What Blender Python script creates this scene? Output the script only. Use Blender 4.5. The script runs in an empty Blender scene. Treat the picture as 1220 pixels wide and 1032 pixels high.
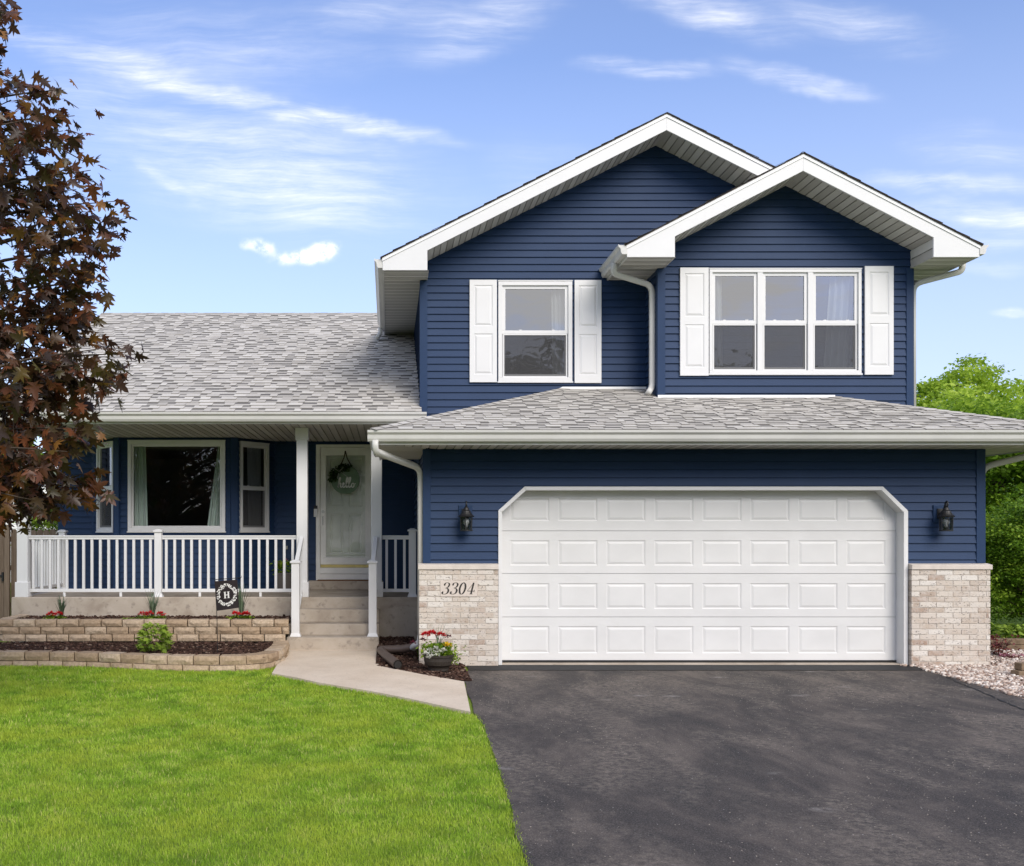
import bpy, bmesh, math, random
import numpy as np
from mathutils import Vector, Matrix, noise as mnoise
random.seed(7)
R = math.radians
sc = bpy.context.scene
COL = sc.collection
F = 1210.0; EYE = 1.64; D0 = 12.6          # focal length in photo pixels, eye height, metres from camera to garage wall

def X(px, D): return (px - 463.0) * D / F
def Z(py, D): return EYE + (636.0 - py) * D / F
def Y(D): return D - D0

# ------------------------------------------------------------------ materials
MATS = {}
class NT:
    def __init__(s, name, rough=0.5, col=(0.5,0.5,0.5), spec=0.5):
        m = bpy.data.materials.new(name); m.use_nodes = True
        s.m = m; s.t = m.node_tree; s.N = s.t.nodes; s.L = s.t.links
        s.p = s.N['Principled BSDF']; s.out = s.N['Material Output']
        s.p.inputs['Base Color'].default_value = (*col, 1)
        s.p.inputs['Roughness'].default_value = rough
        s.p.inputs['Specular IOR Level'].default_value = spec
        MATS[name] = m
    def n(s, typ, **kw):
        nd = s.N.new(typ)
        for k, v in kw.items(): setattr(nd, k, v)
        return nd
    def link(s, a, b): s.L.new(a, b)
    def coord(s, scale=(1,1,1), kind='Object', rot=(0,0,0)):
        tc = s.n('ShaderNodeTexCoord'); mp = s.n('ShaderNodeMapping')
        mp.inputs['Scale'].default_value = scale; mp.inputs['Rotation'].default_value = rot
        s.link(tc.outputs[kind], mp.inputs['Vector']); return mp.outputs[0]
    def noise(s, vec, scale, detail=4, rough=0.55, dist=0):
        nd = s.n('ShaderNodeTexNoise'); nd.inputs['Scale'].default_value = scale
        nd.inputs['Detail'].default_value = detail; nd.inputs['Roughness'].default_value = rough
        nd.inputs['Distortion'].default_value = dist
        if vec is not None: s.link(vec, nd.inputs['Vector'])
        return nd.outputs['Fac']
    def ramp(s, fac, stops, interp='LINEAR'):
        r = s.n('ShaderNodeValToRGB'); cr = r.color_ramp; cr.interpolation = interp
        while len(cr.elements) > 1: cr.elements.remove(cr.elements[-1])
        for i, (p, c) in enumerate(stops):
            e = cr.elements[0] if i == 0 else cr.elements.new(p)
            e.position = p; e.color = (*c, 1) if not isinstance(c, (int, float)) else (c, c, c, 1)
        s.link(fac, r.inputs[0]); return r.outputs[0]
    def mix(s, fac, a, b, mode='MIX'):
        m = s.n('ShaderNodeMix', data_type='RGBA', blend_type=mode)
        for sock, v in ((m.inputs[0], fac), (m.inputs[6], a), (m.inputs[7], b)):
            if hasattr(v, 'is_linked'): s.link(v, sock)
            elif isinstance(v, (int, float)): sock.default_value = v if sock == m.inputs[0] else (v, v, v, 1)
            else: sock.default_value = (*v, 1)
        return m.outputs[2]
    def math(s, op, a, b=0.0):
        m = s.n('ShaderNodeMath', operation=op)
        for i, v in enumerate((a, b)):
            if hasattr(v, 'is_linked'): s.link(v, m.inputs[i])
            else: m.inputs[i].default_value = v
        return m.outputs[0]
    def attr(s, name='tone'):
        a = s.n('ShaderNodeAttribute', attribute_name=name); return a.outputs['Fac']
    def base(s, c): s.link(c, s.p.inputs['Base Color'])
    def bump(s, h, strength=0.3, dist=0.01):
        b = s.n('ShaderNodeBump'); b.inputs['Strength'].default_value = strength; b.inputs['Distance'].default_value = dist
        s.link(h, b.inputs['Height']); s.link(b.outputs[0], s.p.inputs['Normal'])

def plain(name, col, rough=0.5, spec=0.5, var=0.0, scale=6, bump=0.0, bscale=80, metal=0):
    k = NT(name, rough, col, spec)
    k.p.inputs['Metallic'].default_value = metal
    v = k.coord()
    if var:
        f = k.noise(v, scale, 5)
        k.base(k.ramp(f, [(0.3, tuple(c*(1-var) for c in col)), (0.7, tuple(min(1, c*(1+var)) for c in col))]))
    if bump: k.bump(k.noise(v, bscale, 3), bump, 0.004)
    return k.m

k = NT('navy_vinyl', 0.55, (0.026,0.055,0.150), 0.22)
v = k.coord(); f = k.noise(v, 1.3, 4); f2 = k.noise(k.coord((2,2,40)), 3, 3)
c = k.ramp(f, [(0.3,(0.0135,0.034,0.086)),(0.7,(0.0175,0.041,0.099))])
k.base(k.mix(k.math('MULTIPLY', f2, 0.25), c, (0.020,0.050,0.122)))
k.bump(k.noise(k.coord((1.5,1.5,30)), 8, 3), 0.12, 0.01)
plain('white_vinyl', (0.71,0.71,0.705), 0.42, 0.4, 0.03, 2.5, 0.05, 30)
plain('white_trim', (0.68,0.68,0.675), 0.4, 0.4, 0.02, 3)
plain('aged_white', (0.84,0.83,0.79), 0.5, 0.3, 0.07, 4, 0.05, 40)
plain('white_metal', (0.80,0.80,0.79), 0.35, 0.5, 0.04, 3)
plain('gutter_white', (0.58,0.575,0.545), 0.4, 0.4, 0.06, 2)
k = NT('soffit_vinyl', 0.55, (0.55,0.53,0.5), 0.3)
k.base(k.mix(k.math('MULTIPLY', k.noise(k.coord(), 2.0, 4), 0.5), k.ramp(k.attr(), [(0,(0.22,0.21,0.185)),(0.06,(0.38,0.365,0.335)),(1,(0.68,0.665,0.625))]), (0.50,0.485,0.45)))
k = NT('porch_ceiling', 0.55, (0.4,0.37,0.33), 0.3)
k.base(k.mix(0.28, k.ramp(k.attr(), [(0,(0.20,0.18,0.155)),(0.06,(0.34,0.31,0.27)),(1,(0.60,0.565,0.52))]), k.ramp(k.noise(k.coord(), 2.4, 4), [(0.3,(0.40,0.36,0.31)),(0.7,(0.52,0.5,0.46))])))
k = NT('garage_white', 0.45, (0.74,0.74,0.74), 0.25)
k.base(k.ramp(k.noise(k.coord((1,1,1.5)), 2.2, 4), [(0.3,(0.63,0.63,0.62)),(0.7,(0.68,0.68,0.67))]))
k.bump(k.noise(k.coord((60,60,4)), 4, 3), 0.08, 0.003)
k = NT('shingle', 0.9, (0.4,0.4,0.4), 0.15)
t = k.attr(); v = k.coord()
c = k.ramp(t, [(0,(0.07,0.066,0.064)),(0.2,(0.19,0.18,0.165)),(0.45,(0.38,0.355,0.315)),(0.75,(0.53,0.50,0.45)),(1,(0.66,0.63,0.57))])
g = k.noise(v, 220, 3, 0.7); st = k.noise(v, 0.9, 5)
c = k.mix(0.35, c, k.ramp(g, [(0.3,(0.2,0.2,0.2)),(0.7,(0.66,0.65,0.64))]), 'MULTIPLY') if False else k.mix(0.16, c, k.ramp(g, [(0.35,(0.2,0.2,0.2)),(0.65,(0.62,0.60,0.56))]))
k.base(k.mix(0.5, c, k.ramp(st, [(0.3,0.82),(0.7,1.0)]), 'MULTIPLY'))
k.bump(g, 0.5, 0.004)
plain('shingle_edge', (0.045,0.035,0.032), 0.9, 0.1, 0.3, 20)
k = NT('brick_face', 0.9, (0.5,0.45,0.4), 0.15)
t = k.attr(); v = k.coord()
c = k.ramp(t, [(0,(0.35,0.24,0.18)),(0.12,(0.43,0.35,0.28)),(0.4,(0.52,0.445,0.37)),(0.7,(0.59,0.525,0.45)),(1,(0.68,0.64,0.58))])
wash = k.noise(v, 14, 6, 0.75, 0.8)
c = k.mix(k.ramp(wash, [(0.42,0.0),(0.62,0.6)]), c, (0.60,0.56,0.515))
pit = k.noise(k.coord((1,1,2.2)), 34, 3, 0.6)
c = k.mix(k.ramp(pit, [(0.33,0.9),(0.40,0.0)]), c, (0.12,0.10,0.09))
pink = k.noise(v, 5, 2)
c = k.mix(k.ramp(pink, [(0.60,0.0),(0.75,0.2)]), c, (0.50,0.36,0.30))
k.base(c); k.bump(k.noise(v, 55, 5, 0.7), 0.5, 0.008)
plain('mortar', (0.53,0.485,0.43), 0.95, 0.1, 0.14, 14, 0.5, 90)
plain('limestone', (0.60,0.54,0.48), 0.85, 0.15, 0.1, 9, 0.2, 60)
k = NT('old_concrete', 0.9, (0.4,0.36,0.31), 0.15)
v = k.coord(); c = k.ramp(k.noise(v, 2.2, 6, 0.65, 0.5), [(0.3,(0.32,0.265,0.21)),(0.5,(0.43,0.37,0.30)),(0.75,(0.52,0.46,0.39))])
c = k.mix(k.ramp(k.noise(v, 11, 4), [(0.58,0.0),(0.70,0.5)]), c, (0.17,0.145,0.125))
k.base(c); k.bump(k.noise(v, 60, 5, 0.7), 0.4, 0.005)
k = NT('walk_concrete', 0.9, (0.55,0.47,0.38), 0.15)
v = k.coord(); c = k.ramp(k.noise(v, 1.6, 6, 0.6), [(0.3,(0.58,0.475,0.36)),(0.7,(0.70,0.60,0.48))])
c = k.mix(k.ramp(k.noise(v, 45, 3), [(0.60,0.0),(0.70,0.5)]), c, (0.30,0.25,0.19))
c = k.mix(k.ramp(k.noise(v, 3.5, 5, 0.7, 0.6), [(0.50,0.0),(0.66,0.14)]), c, (0.42,0.34,0.26))
k.base(c); k.bump(k.noise(v, 120, 4, 0.7), 0.35, 0.003)
k = NT('asphalt', 0.85, (0.05,0.05,0.05), 0.25)
v = k.coord()
c = k.ramp(k.noise(k.coord((1.3,0.55,1)), 1.4, 9, 0.74, 0.5), [(0.36,(0.031,0.028,0.028)),(0.5,(0.060,0.050,0.045)),(0.62,(0.135,0.110,0.092))])
dust = k.math('MULTIPLY', k.ramp(k.noise(k.coord((1.0,0.5,1), rot=(0,0,0.25)), 1.1, 4, 0.6, 0.8), [(0.46,0.0),(0.62,1.0)]), k.ramp(k.noise(v, 22, 5, 0.8), [(0.42,0.03),(0.62,1.0)]))
c = k.mix(k.math('MULTIPLY', dust, 0.75), c, (0.30,0.25,0.20))
vo = k.n('ShaderNodeTexVoronoi'); vo.inputs['Scale'].default_value = 42; k.link(v, vo.inputs['Vector'])
sp = k.math('MULTIPLY', k.ramp(vo.outputs['Distance'], [(0.10,1.0),(0.17,0.0)]), k.ramp(k.noise(v, 3.2, 3), [(0.46,0.0),(0.62,1.0)]))
c = k.mix(k.math('MULTIPLY', sp, 0.8), c, (0.42,0.38,0.33))
vc = k.n('ShaderNodeTexVoronoi'); vc.inputs['Scale'].default_value = 1.15; k.link(k.coord((1,1.7,1)), vc.inputs['Vector'])
blot = k.math('MULTIPLY', k.ramp(vc.outputs['Distance'], [(0.06,1.0),(0.15,0.0)]), k.ramp(k.noise(v, 14, 5, 0.7), [(0.42,0.0),(0.58,1.0)]))
c = k.mix(k.math('MULTIPLY', blot, 0.7), c, (0.38,0.35,0.32))
c = k.mix(0.36, c, k.ramp(k.noise(v, 95, 4, 0.85), [(0.38,(0.012,0.012,0.012)),(0.5,(0.05,0.047,0.045)),(0.64,(0.26,0.235,0.21))]))
v2 = k.n('ShaderNodeTexVoronoi'); v2.inputs['Scale'].default_value = 11; k.link(v, v2.inputs['Vector'])
c = k.mix(k.ramp(v2.outputs['Distance'], [(0.035,0.85),(0.055,0.0)]), c, (0.50,0.48,0.45))
k.base(c); k.bump(k.math('ADD', k.noise(v, 160, 4, 0.8), k.math('MULTIPLY', k.noise(v, 2, 3), 2.0)), 0.55, 0.006)
plain('asphalt_sealer', (0.016,0.016,0.017), 0.7, 0.35, 0.3, 14, 0.6, 60)
k = NT('turf_soil', 0.95, (0.05,0.09,0.02), 0.1)
k.base(k.ramp(k.noise(k.coord(), 7, 6, 0.7), [(0.3,(0.13,0.19,0.03)),(0.6,(0.19,0.27,0.04)),(0.8,(0.25,0.28,0.07))]))
k.bump(k.noise(k.coord(), 40, 4), 0.8, 0.03)
def leafmat(name, stops, trans=0.35, rough=0.5, patch=None, spec=0.3):
    k = NT(name, rough, (0.1,0.2,0.05), spec)
    c = k.ramp(k.attr(), stops)
    if patch:
        c = k.mix(k.ramp(k.noise(k.coord(), patch[0], 4, 0.6), [(0.42,0.0),(0.66,patch[2])]), c, patch[1])
    k.base(c)
    tr = k.n('ShaderNodeBsdfTranslucent'); k.link(c, tr.inputs[0])
    mx = k.n('ShaderNodeMixShader'); mx.inputs[0].default_value = trans
    k.link(k.p.outputs[0], mx.inputs[1]); k.link(tr.outputs[0], mx.inputs[2]); k.link(mx.outputs[0], k.out.inputs[0])
    return k.m
leafmat('grass_blade', [(0,(0.16,0.28,0.025)),(0.5,(0.32,0.51,0.040)),(0.85,(0.47,0.64,0.075)),(1,(0.68,0.62,0.24))], 0.45, 0.6, (1.5,(0.49,0.58,0.06),0.8))
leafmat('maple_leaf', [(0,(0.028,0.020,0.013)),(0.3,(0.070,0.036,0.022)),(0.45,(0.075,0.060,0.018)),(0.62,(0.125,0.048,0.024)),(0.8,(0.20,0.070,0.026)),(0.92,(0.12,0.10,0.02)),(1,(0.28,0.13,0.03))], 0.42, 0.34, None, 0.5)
leafmat('lime_leaf', [(0,(0.24,0.36,0.03)),(0.5,(0.42,0.58,0.055)),(1,(0.62,0.74,0.13))], 0.6)
leafmat('green_leaf', [(0,(0.10,0.18,0.015)),(0.5,(0.22,0.37,0.03)),(1,(0.44,0.60,0.06))], 0.58)
leafmat('hedge_leaf', [(0,(0.08,0.16,0.016)),(0.5,(0.19,0.34,0.03)),(1,(0.40,0.55,0.06))], 0.45)
leafmat('dark_leaf', [(0,(0.015,0.035,0.010)),(0.5,(0.035,0.075,0.018)),(1,(0.08,0.14,0.03))], 0.25)
leafmat('bright_leaf', [(0,(0.12,0.20,0.02)),(1,(0.34,0.46,0.06))], 0.35)
leafmat('iris_leaf', [(0,(0.06,0.10,0.06)),(1,(0.16,0.22,0.13))], 0.2)
leafmat('dark_red_leaf', [(0,(0.06,0.012,0.012)),(1,(0.22,0.05,0.04))], 0.2)
for n_, c_ in (('petal_red',(0.62,0.012,0.02)),('petal_white',(0.80,0.80,0.72)),('petal_yellow',(0.80,0.50,0.02)),('petal_dark',(0.12,0.015,0.03)),('petal_pink',(0.6,0.25,0.35))):
    leafmat(n_, [(0,tuple(x*0.7 for x in c_)),(1,c_)], 0.2)
plain('bark', (0.085,0.065,0.05), 0.95, 0.1, 0.35, 18, 0.8, 30)
plain('mulch_soil', (0.045,0.024,0.017), 0.95, 0.1, 0.4, 20, 0.9, 50)
k = NT('mulch_chip', 0.9, (0.06,0.03,0.02), 0.15)
k.base(k.ramp(k.attr(), [(0,(0.022,0.012,0.009)),(0.6,(0.065,0.034,0.024)),(0.9,(0.11,0.062,0.045)),(1,(0.26,0.19,0.14))]))
k = NT('gravel_stone', 0.85, (0.6,0.5,0.45), 0.2)
k.base(k.ramp(k.attr(), [(0,(0.20,0.13,0.10)),(0.3,(0.42,0.32,0.26)),(0.6,(0.56,0.47,0.40)),(1,(0.76,0.70,0.63))]))
plain('grit_stone', (0.30,0.265,0.23), 0.9, 0.1)
plain('gravel_ground', (0.34,0.25,0.20), 0.95, 0.1, 0.3, 40, 0.8, 60)
k = NT('garden_block', 0.95, (0.4,0.3,0.2), 0.1)
v = k.coord(); c = k.ramp(k.attr(), [(0,(0.40,0.29,0.19)),(0.5,(0.50,0.38,0.26)),(1,(0.59,0.47,0.34))])
c = k.mix(k.ramp(k.noise(v, 26, 5, 0.7), [(0.35,0.45),(0.6,0.0)]), c, (0.20,0.14,0.09))
k.base(c); k.bump(k.noise(v, 42, 6, 0.75), 0.9, 0.02)
k = NT('fence_wood', 0.9, (0.2,0.15,0.1), 0.1)
c = k.mix(0.5, k.ramp(k.attr(), [(0,(0.15,0.105,0.075)),(1,(0.30,0.225,0.165))]), k.ramp(k.noise(k.coord((14,14,0.8)), 4, 5, 0.6), [(0.3,(0.13,0.09,0.065)),(0.7,(0.31,0.24,0.18))]))
k.base(c)
plain('timber', (0.20,0.145,0.095), 0.9, 0.1, 0.3, 9, 0.5, 30)
plain('black_iron', (0.012,0.012,0.013), 0.45, 0.5)
plain('bronze_plastic', (0.035,0.028,0.022), 0.5, 0.4, 0.15, 12)
plain('brown_pipe', (0.095,0.068,0.055), 0.45, 0.4, 0.15, 8)
plain('pipe_inside', (0.012,0.01,0.009), 0.8)
plain('dark_room', (0.055,0.055,0.055), 0.9)
plain('room_wall', (0.20,0.19,0.18), 0.9, 0.2, 0.1, 1)
k = NT('curtain', 0.9, (0.75,0.77,0.77), 0.1)
tr = k.n('ShaderNodeBsdfTranslucent'); tr.inputs[0].default_value = (0.75,0.77,0.77,1)
mx = k.n('ShaderNodeMixShader'); mx.inputs[0].default_value = 0.4
k.link(k.p.outputs[0], mx.inputs[1]); k.link(tr.outputs[0], mx.inputs[2]); k.link(mx.outputs[0], k.out.inputs[0])
plain('sage_curtain', (0.68,0.76,0.70), 0.9)
plain('brass', (0.62,0.50,0.20), 0.4, 0.5, 0.1, 8, metal=0.5)
plain('mat_brown', (0.16,0.075,0.035), 0.95, 0.1, 0.2, 30)
plain('sign_green', (0.17,0.25,0.17), 0.75, 0.2, 0.15, 8)
plain('sign_white', (0.75,0.76,0.72), 0.7)
plain('flag_cloth', (0.030,0.024,0.026), 0.9, 0.1, 0.1, 20)
plain('flag_white', (0.72,0.70,0.68), 0.9, 0.1)
plain('plaque_stone', (0.60,0.53,0.47), 0.8, 0.2, 0.06, 20)
plain('number_black', (0.02,0.017,0.015), 0.6)
plain('bulb_white', (0.80,0.80,0.78), 0.3)
plain('grey_plastic', (0.35,0.36,0.34), 0.5)
plain('pot_grey', (0.12,0.11,0.10), 0.6)
plain('steel', (0.55,0.55,0.53), 0.35, 0.5, metal=0.6)
plain('neighbour_white', (0.76,0.76,0.76), 0.6, 0.3)
def glass(name, refl, tint=(0.9,0.93,0.93), rough=0.0, wob=0.02, ior=1.5):
    m = bpy.data.materials.new(name); m.use_nodes = True; t = m.node_tree; N = t.nodes; L = t.links
    N.clear(); o = N.new('ShaderNodeOutputMaterial'); mx = N.new('ShaderNodeMixShader')
    tr = N.new('ShaderNodeBsdfTransparent'); tr.inputs[0].default_value = (*tint, 1)
    gl = N.new('ShaderNodeBsdfGlossy'); gl.inputs['Roughness'].default_value = rough
    fr = N.new('ShaderNodeFresnel'); fr.inputs[0].default_value = ior
    ad = N.new('ShaderNodeMath'); ad.operation = 'ADD'; ad.inputs[1].default_value = refl; L.new(fr.outputs[0], ad.inputs[0])
    tc = N.new('ShaderNodeTexCoord'); nz = N.new('ShaderNodeTexNoise'); nz.inputs['Scale'].default_value = 2.2; nz.inputs['Detail'].default_value = 1
    L.new(tc.outputs['Object'], nz.inputs[0]); b = N.new('ShaderNodeBump'); b.inputs['Strength'].default_value = wob; b.inputs['Distance'].default_value = 0.1
    L.new(nz.outputs['Fac'], b.inputs['Height']); L.new(b.outputs[0], gl.inputs['Normal'])
    L.new(ad.outputs[0], mx.inputs[0]); L.new(tr.outputs[0], mx.inputs[1]); L.new(gl.outputs[0], mx.inputs[2]); L.new(mx.outputs[0], o.inputs[0])
    MATS[name] = m
glass('window_glass', 0.27)
glass('living_glass', 0.05)
glass('door_glass', 0.0, (0.95,0.985,0.96))
glass('lantern_glass', 0.03, (0.6,0.62,0.63), ior=1.04)
m = bpy.data.materials.new('insect_screen'); m.use_nodes = True; t = m.node_tree; N = t.nodes; N.clear()
o = N.new('ShaderNodeOutputMaterial'); mx = N.new('ShaderNodeMixShader'); tr = N.new('ShaderNodeBsdfTransparent'); df = N.new('ShaderNodeBsdfDiffuse')
df.inputs[0].default_value = (0.085,0.085,0.088,1); mx.inputs[0].default_value = 0.6
t.links.new(tr.outputs[0], mx.inputs[1]); t.links.new(df.outputs[0], mx.inputs[2]); t.links.new(mx.outputs[0], o.inputs[0]); MATS['insect_screen'] = m

# ------------------------------------------------------------------ mesh helpers
class MB:
    def __init__(s): s.v = []; s.f = []; s.mi = []; s.tone = []
    def face(s, pts, tone=0.5, mi=0):
        i = len(s.v); s.v += [tuple(p) for p in pts]; s.f.append(tuple(range(i, i+len(pts)))); s.tone.append(tone); s.mi.append(mi)
    def raw(s, verts, faces, tone=0.5, mi=0):
        i = len(s.v); s.v += [tuple(p) for p in verts]
        for f in faces: s.f.append(tuple(i+a for a in f)); s.tone.append(tone); s.mi.append(mi)
    def box(s, x0, x1, y0, y1, z0, z1, tone=0.5, mi=0, M=None):
        vs = [Vector((x,y,z)) for z in (z0,z1) for y in (y0,y1) for x in (x0,x1)]
        if M is not None: vs = [M @ p for p in vs]
        s.raw(vs, [(0,2,3,1),(4,5,7,6),(0,1,5,4),(2,6,7,3),(0,4,6,2),(1,3,7,5)], tone, mi)
    def prism(s, poly, d, tone=0.5, mi=0):        # poly: list of 3D points, d: extrusion vector
        n = len(poly); P = [Vector(p) for p in poly]; d = Vector(d)
        s.raw(P + [p+d for p in P], [tuple(range(n))[::-1], tuple(range(n, 2*n))] + [(i,(i+1)%n,n+(i+1)%n,n+i) for i in range(n)], tone, mi)
    def tube(s, pts, r, seg=8, tone=0.5, mi=0, cap=True, sq=None):
        P = [Vector(p) for p in pts]; n = len(P)
        rr = r if isinstance(r, (list, tuple)) else [r]*n
        T = [(P[min(i+1,n-1)]-P[max(i-1,0)]).normalized() for i in range(n)]
        a = Vector((0,0,1)) if abs(T[0].z) < 0.9 else Vector((0,1,0))
        u = (a - T[0]*a.dot(T[0])).normalized(); vs = []
        for i in range(n):
            u = (u - T[i]*u.dot(T[i])).normalized(); w = T[i].cross(u)
            for k_ in range(seg):
                an = 2*math.pi*(k_+0.5)/seg
                cx, cy = math.cos(an), math.sin(an)
                if sq: cx = math.copysign(abs(cx)**sq, cx); cy = math.copysign(abs(cy)**sq, cy)
                vs.append(P[i] + (u*cx + w*cy)*rr[i])
        fs = [(i*seg+j, i*seg+(j+1)%seg, (i+1)*seg+(j+1)%seg, (i+1)*seg+j) for i in range(n-1) for j in range(seg)]
        if cap: fs += [tuple(range(seg))[::-1], tuple(range((n-1)*seg, n*seg))]
        s.raw(vs, fs, tone, mi)
    def lathe(s, prof, c=(0,0,0), seg=24, tone=0.5, mi=0):
        vs = [(c[0]+r*math.cos(2*math.pi*j/seg), c[1]+r*math.sin(2*math.pi*j/seg), c[2]+z) for r, z in prof for j in range(seg)]
        n = len(prof)
        s.raw(vs, [(i*seg+j, i*seg+(j+1)%seg, (i+1)*seg+(j+1)%seg, (i+1)*seg+j) for i in range(n-1) for j in range(seg)], tone, mi)
    def build(s, name, mats, parent=None, bevel=0, smooth=False, cuts=None, holes=None, loc=None, rotz=0):
        me = bpy.data.meshes.new(name); me.from_pydata(s.v, [], s.f)
        a = me.attributes.new('tone', 'FLOAT', 'FACE'); a.data.foreach_set('value', s.tone)
        me.polygons.foreach_set('material_index', s.mi)
        if cuts or holes:
            bm = bmesh.new(); bm.from_mesh(me)
            for co, no in (cuts or []):          # clear everything on the side the normal points to
                bmesh.ops.bisect_plane(bm, geom=bm.verts[:]+bm.edges[:]+bm.faces[:], plane_co=co, plane_no=no, clear_outer=True)
            for hp in (holes or []):             # convex hole: list of (co, outward normal)
                for co, no in hp: bmesh.ops.bisect_plane(bm, geom=bm.verts[:]+bm.edges[:]+bm.faces[:], plane_co=co, plane_no=no)
                dele = [f for f in bm.faces if all((f.calc_center_median()-Vector(co)).dot(Vector(no)) < 1e-5 for co, no in hp)]
                bmesh.ops.delete(bm, geom=dele, context='FACES')
            bm.to_mesh(me); bm.free()
        for m_ in (mats if isinstance(mats, (list, tuple)) else [mats]): me.materials.append(MATS[m_])
        if smooth: me.polygons.foreach_set('use_smooth', [True]*len(me.polygons))
        o = bpy.data.objects.new(name, me); COL.objects.link(o)
        if parent: o.parent = parent
        if loc is not None: o.location = loc
        o.rotation_euler.z = rotz
        if bevel:
            b = o.modifiers.new('bevel', 'BEVEL'); b.width = bevel; b.segments = 2; b.limit_method = 'ANGLE'; b.angle_limit = R(40)
        me.update(); return o

def tag(o, label=None, cat=None, group=None, kind=None):
    if label: o['label'] = label
    if cat: o['category'] = cat
    if group: o['group'] = group
    if kind: o['kind'] = kind
    return o
def empty(name, loc, label, cat, group=None, rotz=0):
    o = bpy.data.objects.new(name, None); COL.objects.link(o); o.location = loc; o.rotation_euler.z = rotz
    o.empty_display_size = 0.3
    return tag(o, label, cat, group)
def np_mesh(name, V, T, tone, mat, parent=None, nper=3):
    me = bpy.data.meshes.new(name); n = len(T)
    me.vertices.add(len(V)); me.vertices.foreach_set('co', V.astype(np.float32).ravel())
    me.loops.add(n*nper); me.loops.foreach_set('vertex_index', T.astype(np.int32).ravel())
    me.polygons.add(n); me.polygons.foreach_set('loop_start', np.arange(0, n*nper, nper, dtype=np.int32))
    me.update(calc_edges=True)
    a = me.attributes.new('tone', 'FLOAT', 'FACE'); a.data.foreach_set('value', tone.astype(np.float32))
    me.materials.append(MATS[mat]); o = bpy.data.objects.new(name, me); COL.objects.link(o)
    if parent: o.parent = parent
    return o
rng = np.random.default_rng(11)

# shapes of one leaf as triangles in the x-y plane (y = along the leaf), unit length
def star_leaf():
    ang = [-90,-52,-38,-18,8,22,42,58,74,90]
    rad = [0.10,0.42,0.30,0.62,0.80,0.42,0.52,0.92,0.50,1.05]
    # half outline from stem to tip, right side; mirrored on the left
    right = [(0.015,-0.02),(0.36,-0.10),(0.20,0.07),(0.60,0.20),(0.46,0.31),(0.22,0.33),(0.46,0.64),(0.17,0.54),(0.15,0.78),(0.0,1.05)]
    pts = right + [(-x, y) for x, y in right[-2::-1]]
    V = [(0,0.28)] + pts
    T = [(0,i,i+1) for i in range(1, len(pts))] + [(0,len(pts),1)]
    V = np.array([(x, y, -0.28*abs(x) - 0.12*y*y) for x, y in V]); return V, np.array(T)
def oval_leaf():
    V = np.array([(0,0,0),(0.30,0.4,-0.06),(0,1,-0.12),(-0.30,0.4,-0.06)]); return V, np.array([(0,1,2),(0,2,3)])
STAR = star_leaf(); OVAL = oval_leaf()
def scatter_leaves(name, P, size, mat, tone, shape=OVAL, parent=None, droop=0.5, dirs=None, szvar=0.35, nvar=0.55):
    n = len(P); LV, LT = shape
    if dirs is None:
        az = rng.uniform(0, 2*np.pi, n); up = rng.normal(-droop*0.6, 0.45, n)
        d = np.stack([np.cos(az), np.sin(az), up], 1)
    else: d = dirs
    d /= np.linalg.norm(d, axis=1)[:,None] + 1e-9
    nrm = np.stack([rng.normal(0,nvar,n), rng.normal(0,nvar,n) , np.full(n,1.0)], 1) + 0.0
    sx = np.cross(d, nrm); sx /= np.linalg.norm(sx, axis=1)[:,None] + 1e-9
    nz = np.cross(sx, d)
    s_ = size*(1+rng.uniform(-szvar, szvar, n))
    V = P[:,None,:] + s_[:,None,None]*(LV[None,:,0,None]*sx[:,None,:] + LV[None,:,1,None]*d[:,None,:] + LV[None,:,2,None]*nz[:,None,:])
    T = LT[None] + (np.arange(n)*len(LV))[:,None,None]
    return np_mesh(name, V.reshape(-1,3), T.reshape(-1,3), np.repeat(tone, len(LT)), mat, parent)

# ------------------------------------------------------------------ camera, sun, sky
cam = bpy.data.cameras.new('camera'); co = bpy.data.objects.new('camera', cam); COL.objects.link(co)
co.location = (0, -D0, EYE); co.rotation_euler = (R(90), 0, 0)
cam.sensor_fit = 'HORIZONTAL'; cam.sensor_width = 36; cam.lens = 36*F/1220
cam.shift_x = (610-463)/1220; cam.shift_y = (636-516)/1220
cam.clip_start = 0.1; cam.clip_end = 1500
sc.camera = co
SUN_EL, SUN_AZ = R(35), R(158)             # azimuth clockwise from +Y
sun = bpy.data.lights.new('sun', 'SUN'); so = bpy.data.objects.new('sun', sun); COL.objects.link(so)
sun.energy = 1.75; sun.angle = R(36); sun.color = (1.0, 0.935, 0.84)
sd = Vector((math.sin(SUN_AZ)*math.cos(SUN_EL), math.cos(SUN_AZ)*math.cos(SUN_EL), math.sin(SUN_EL)))
so.rotation_euler = (-sd).to_track_quat('-Z', 'Y').to_euler(); so.location = (0,0,30)
w = bpy.data.worlds.new('World'); sc.world = w; w.use_nodes = True
t = w.node_tree; N = t.nodes; L = t.links; N.clear()
wo = N.new('ShaderNodeOutputWorld'); bg = N.new('ShaderNodeBackground'); bg.inputs[1].default_value = 0.128
sky = N.new('ShaderNodeTexSky'); sky.sky_type = 'NISHITA'; sky.sun_disc = False
sky.sun_elevation = SUN_EL; sky.sun_rotation = SUN_AZ; sky.air_density = 1.0; sky.dust_density = 0.6; sky.ozone_density = 3.0
tc = N.new('ShaderNodeTexCoord'); sep = N.new('ShaderNodeSeparateXYZ'); L.new(tc.outputs['Generated'], sep.inputs[0])
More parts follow.
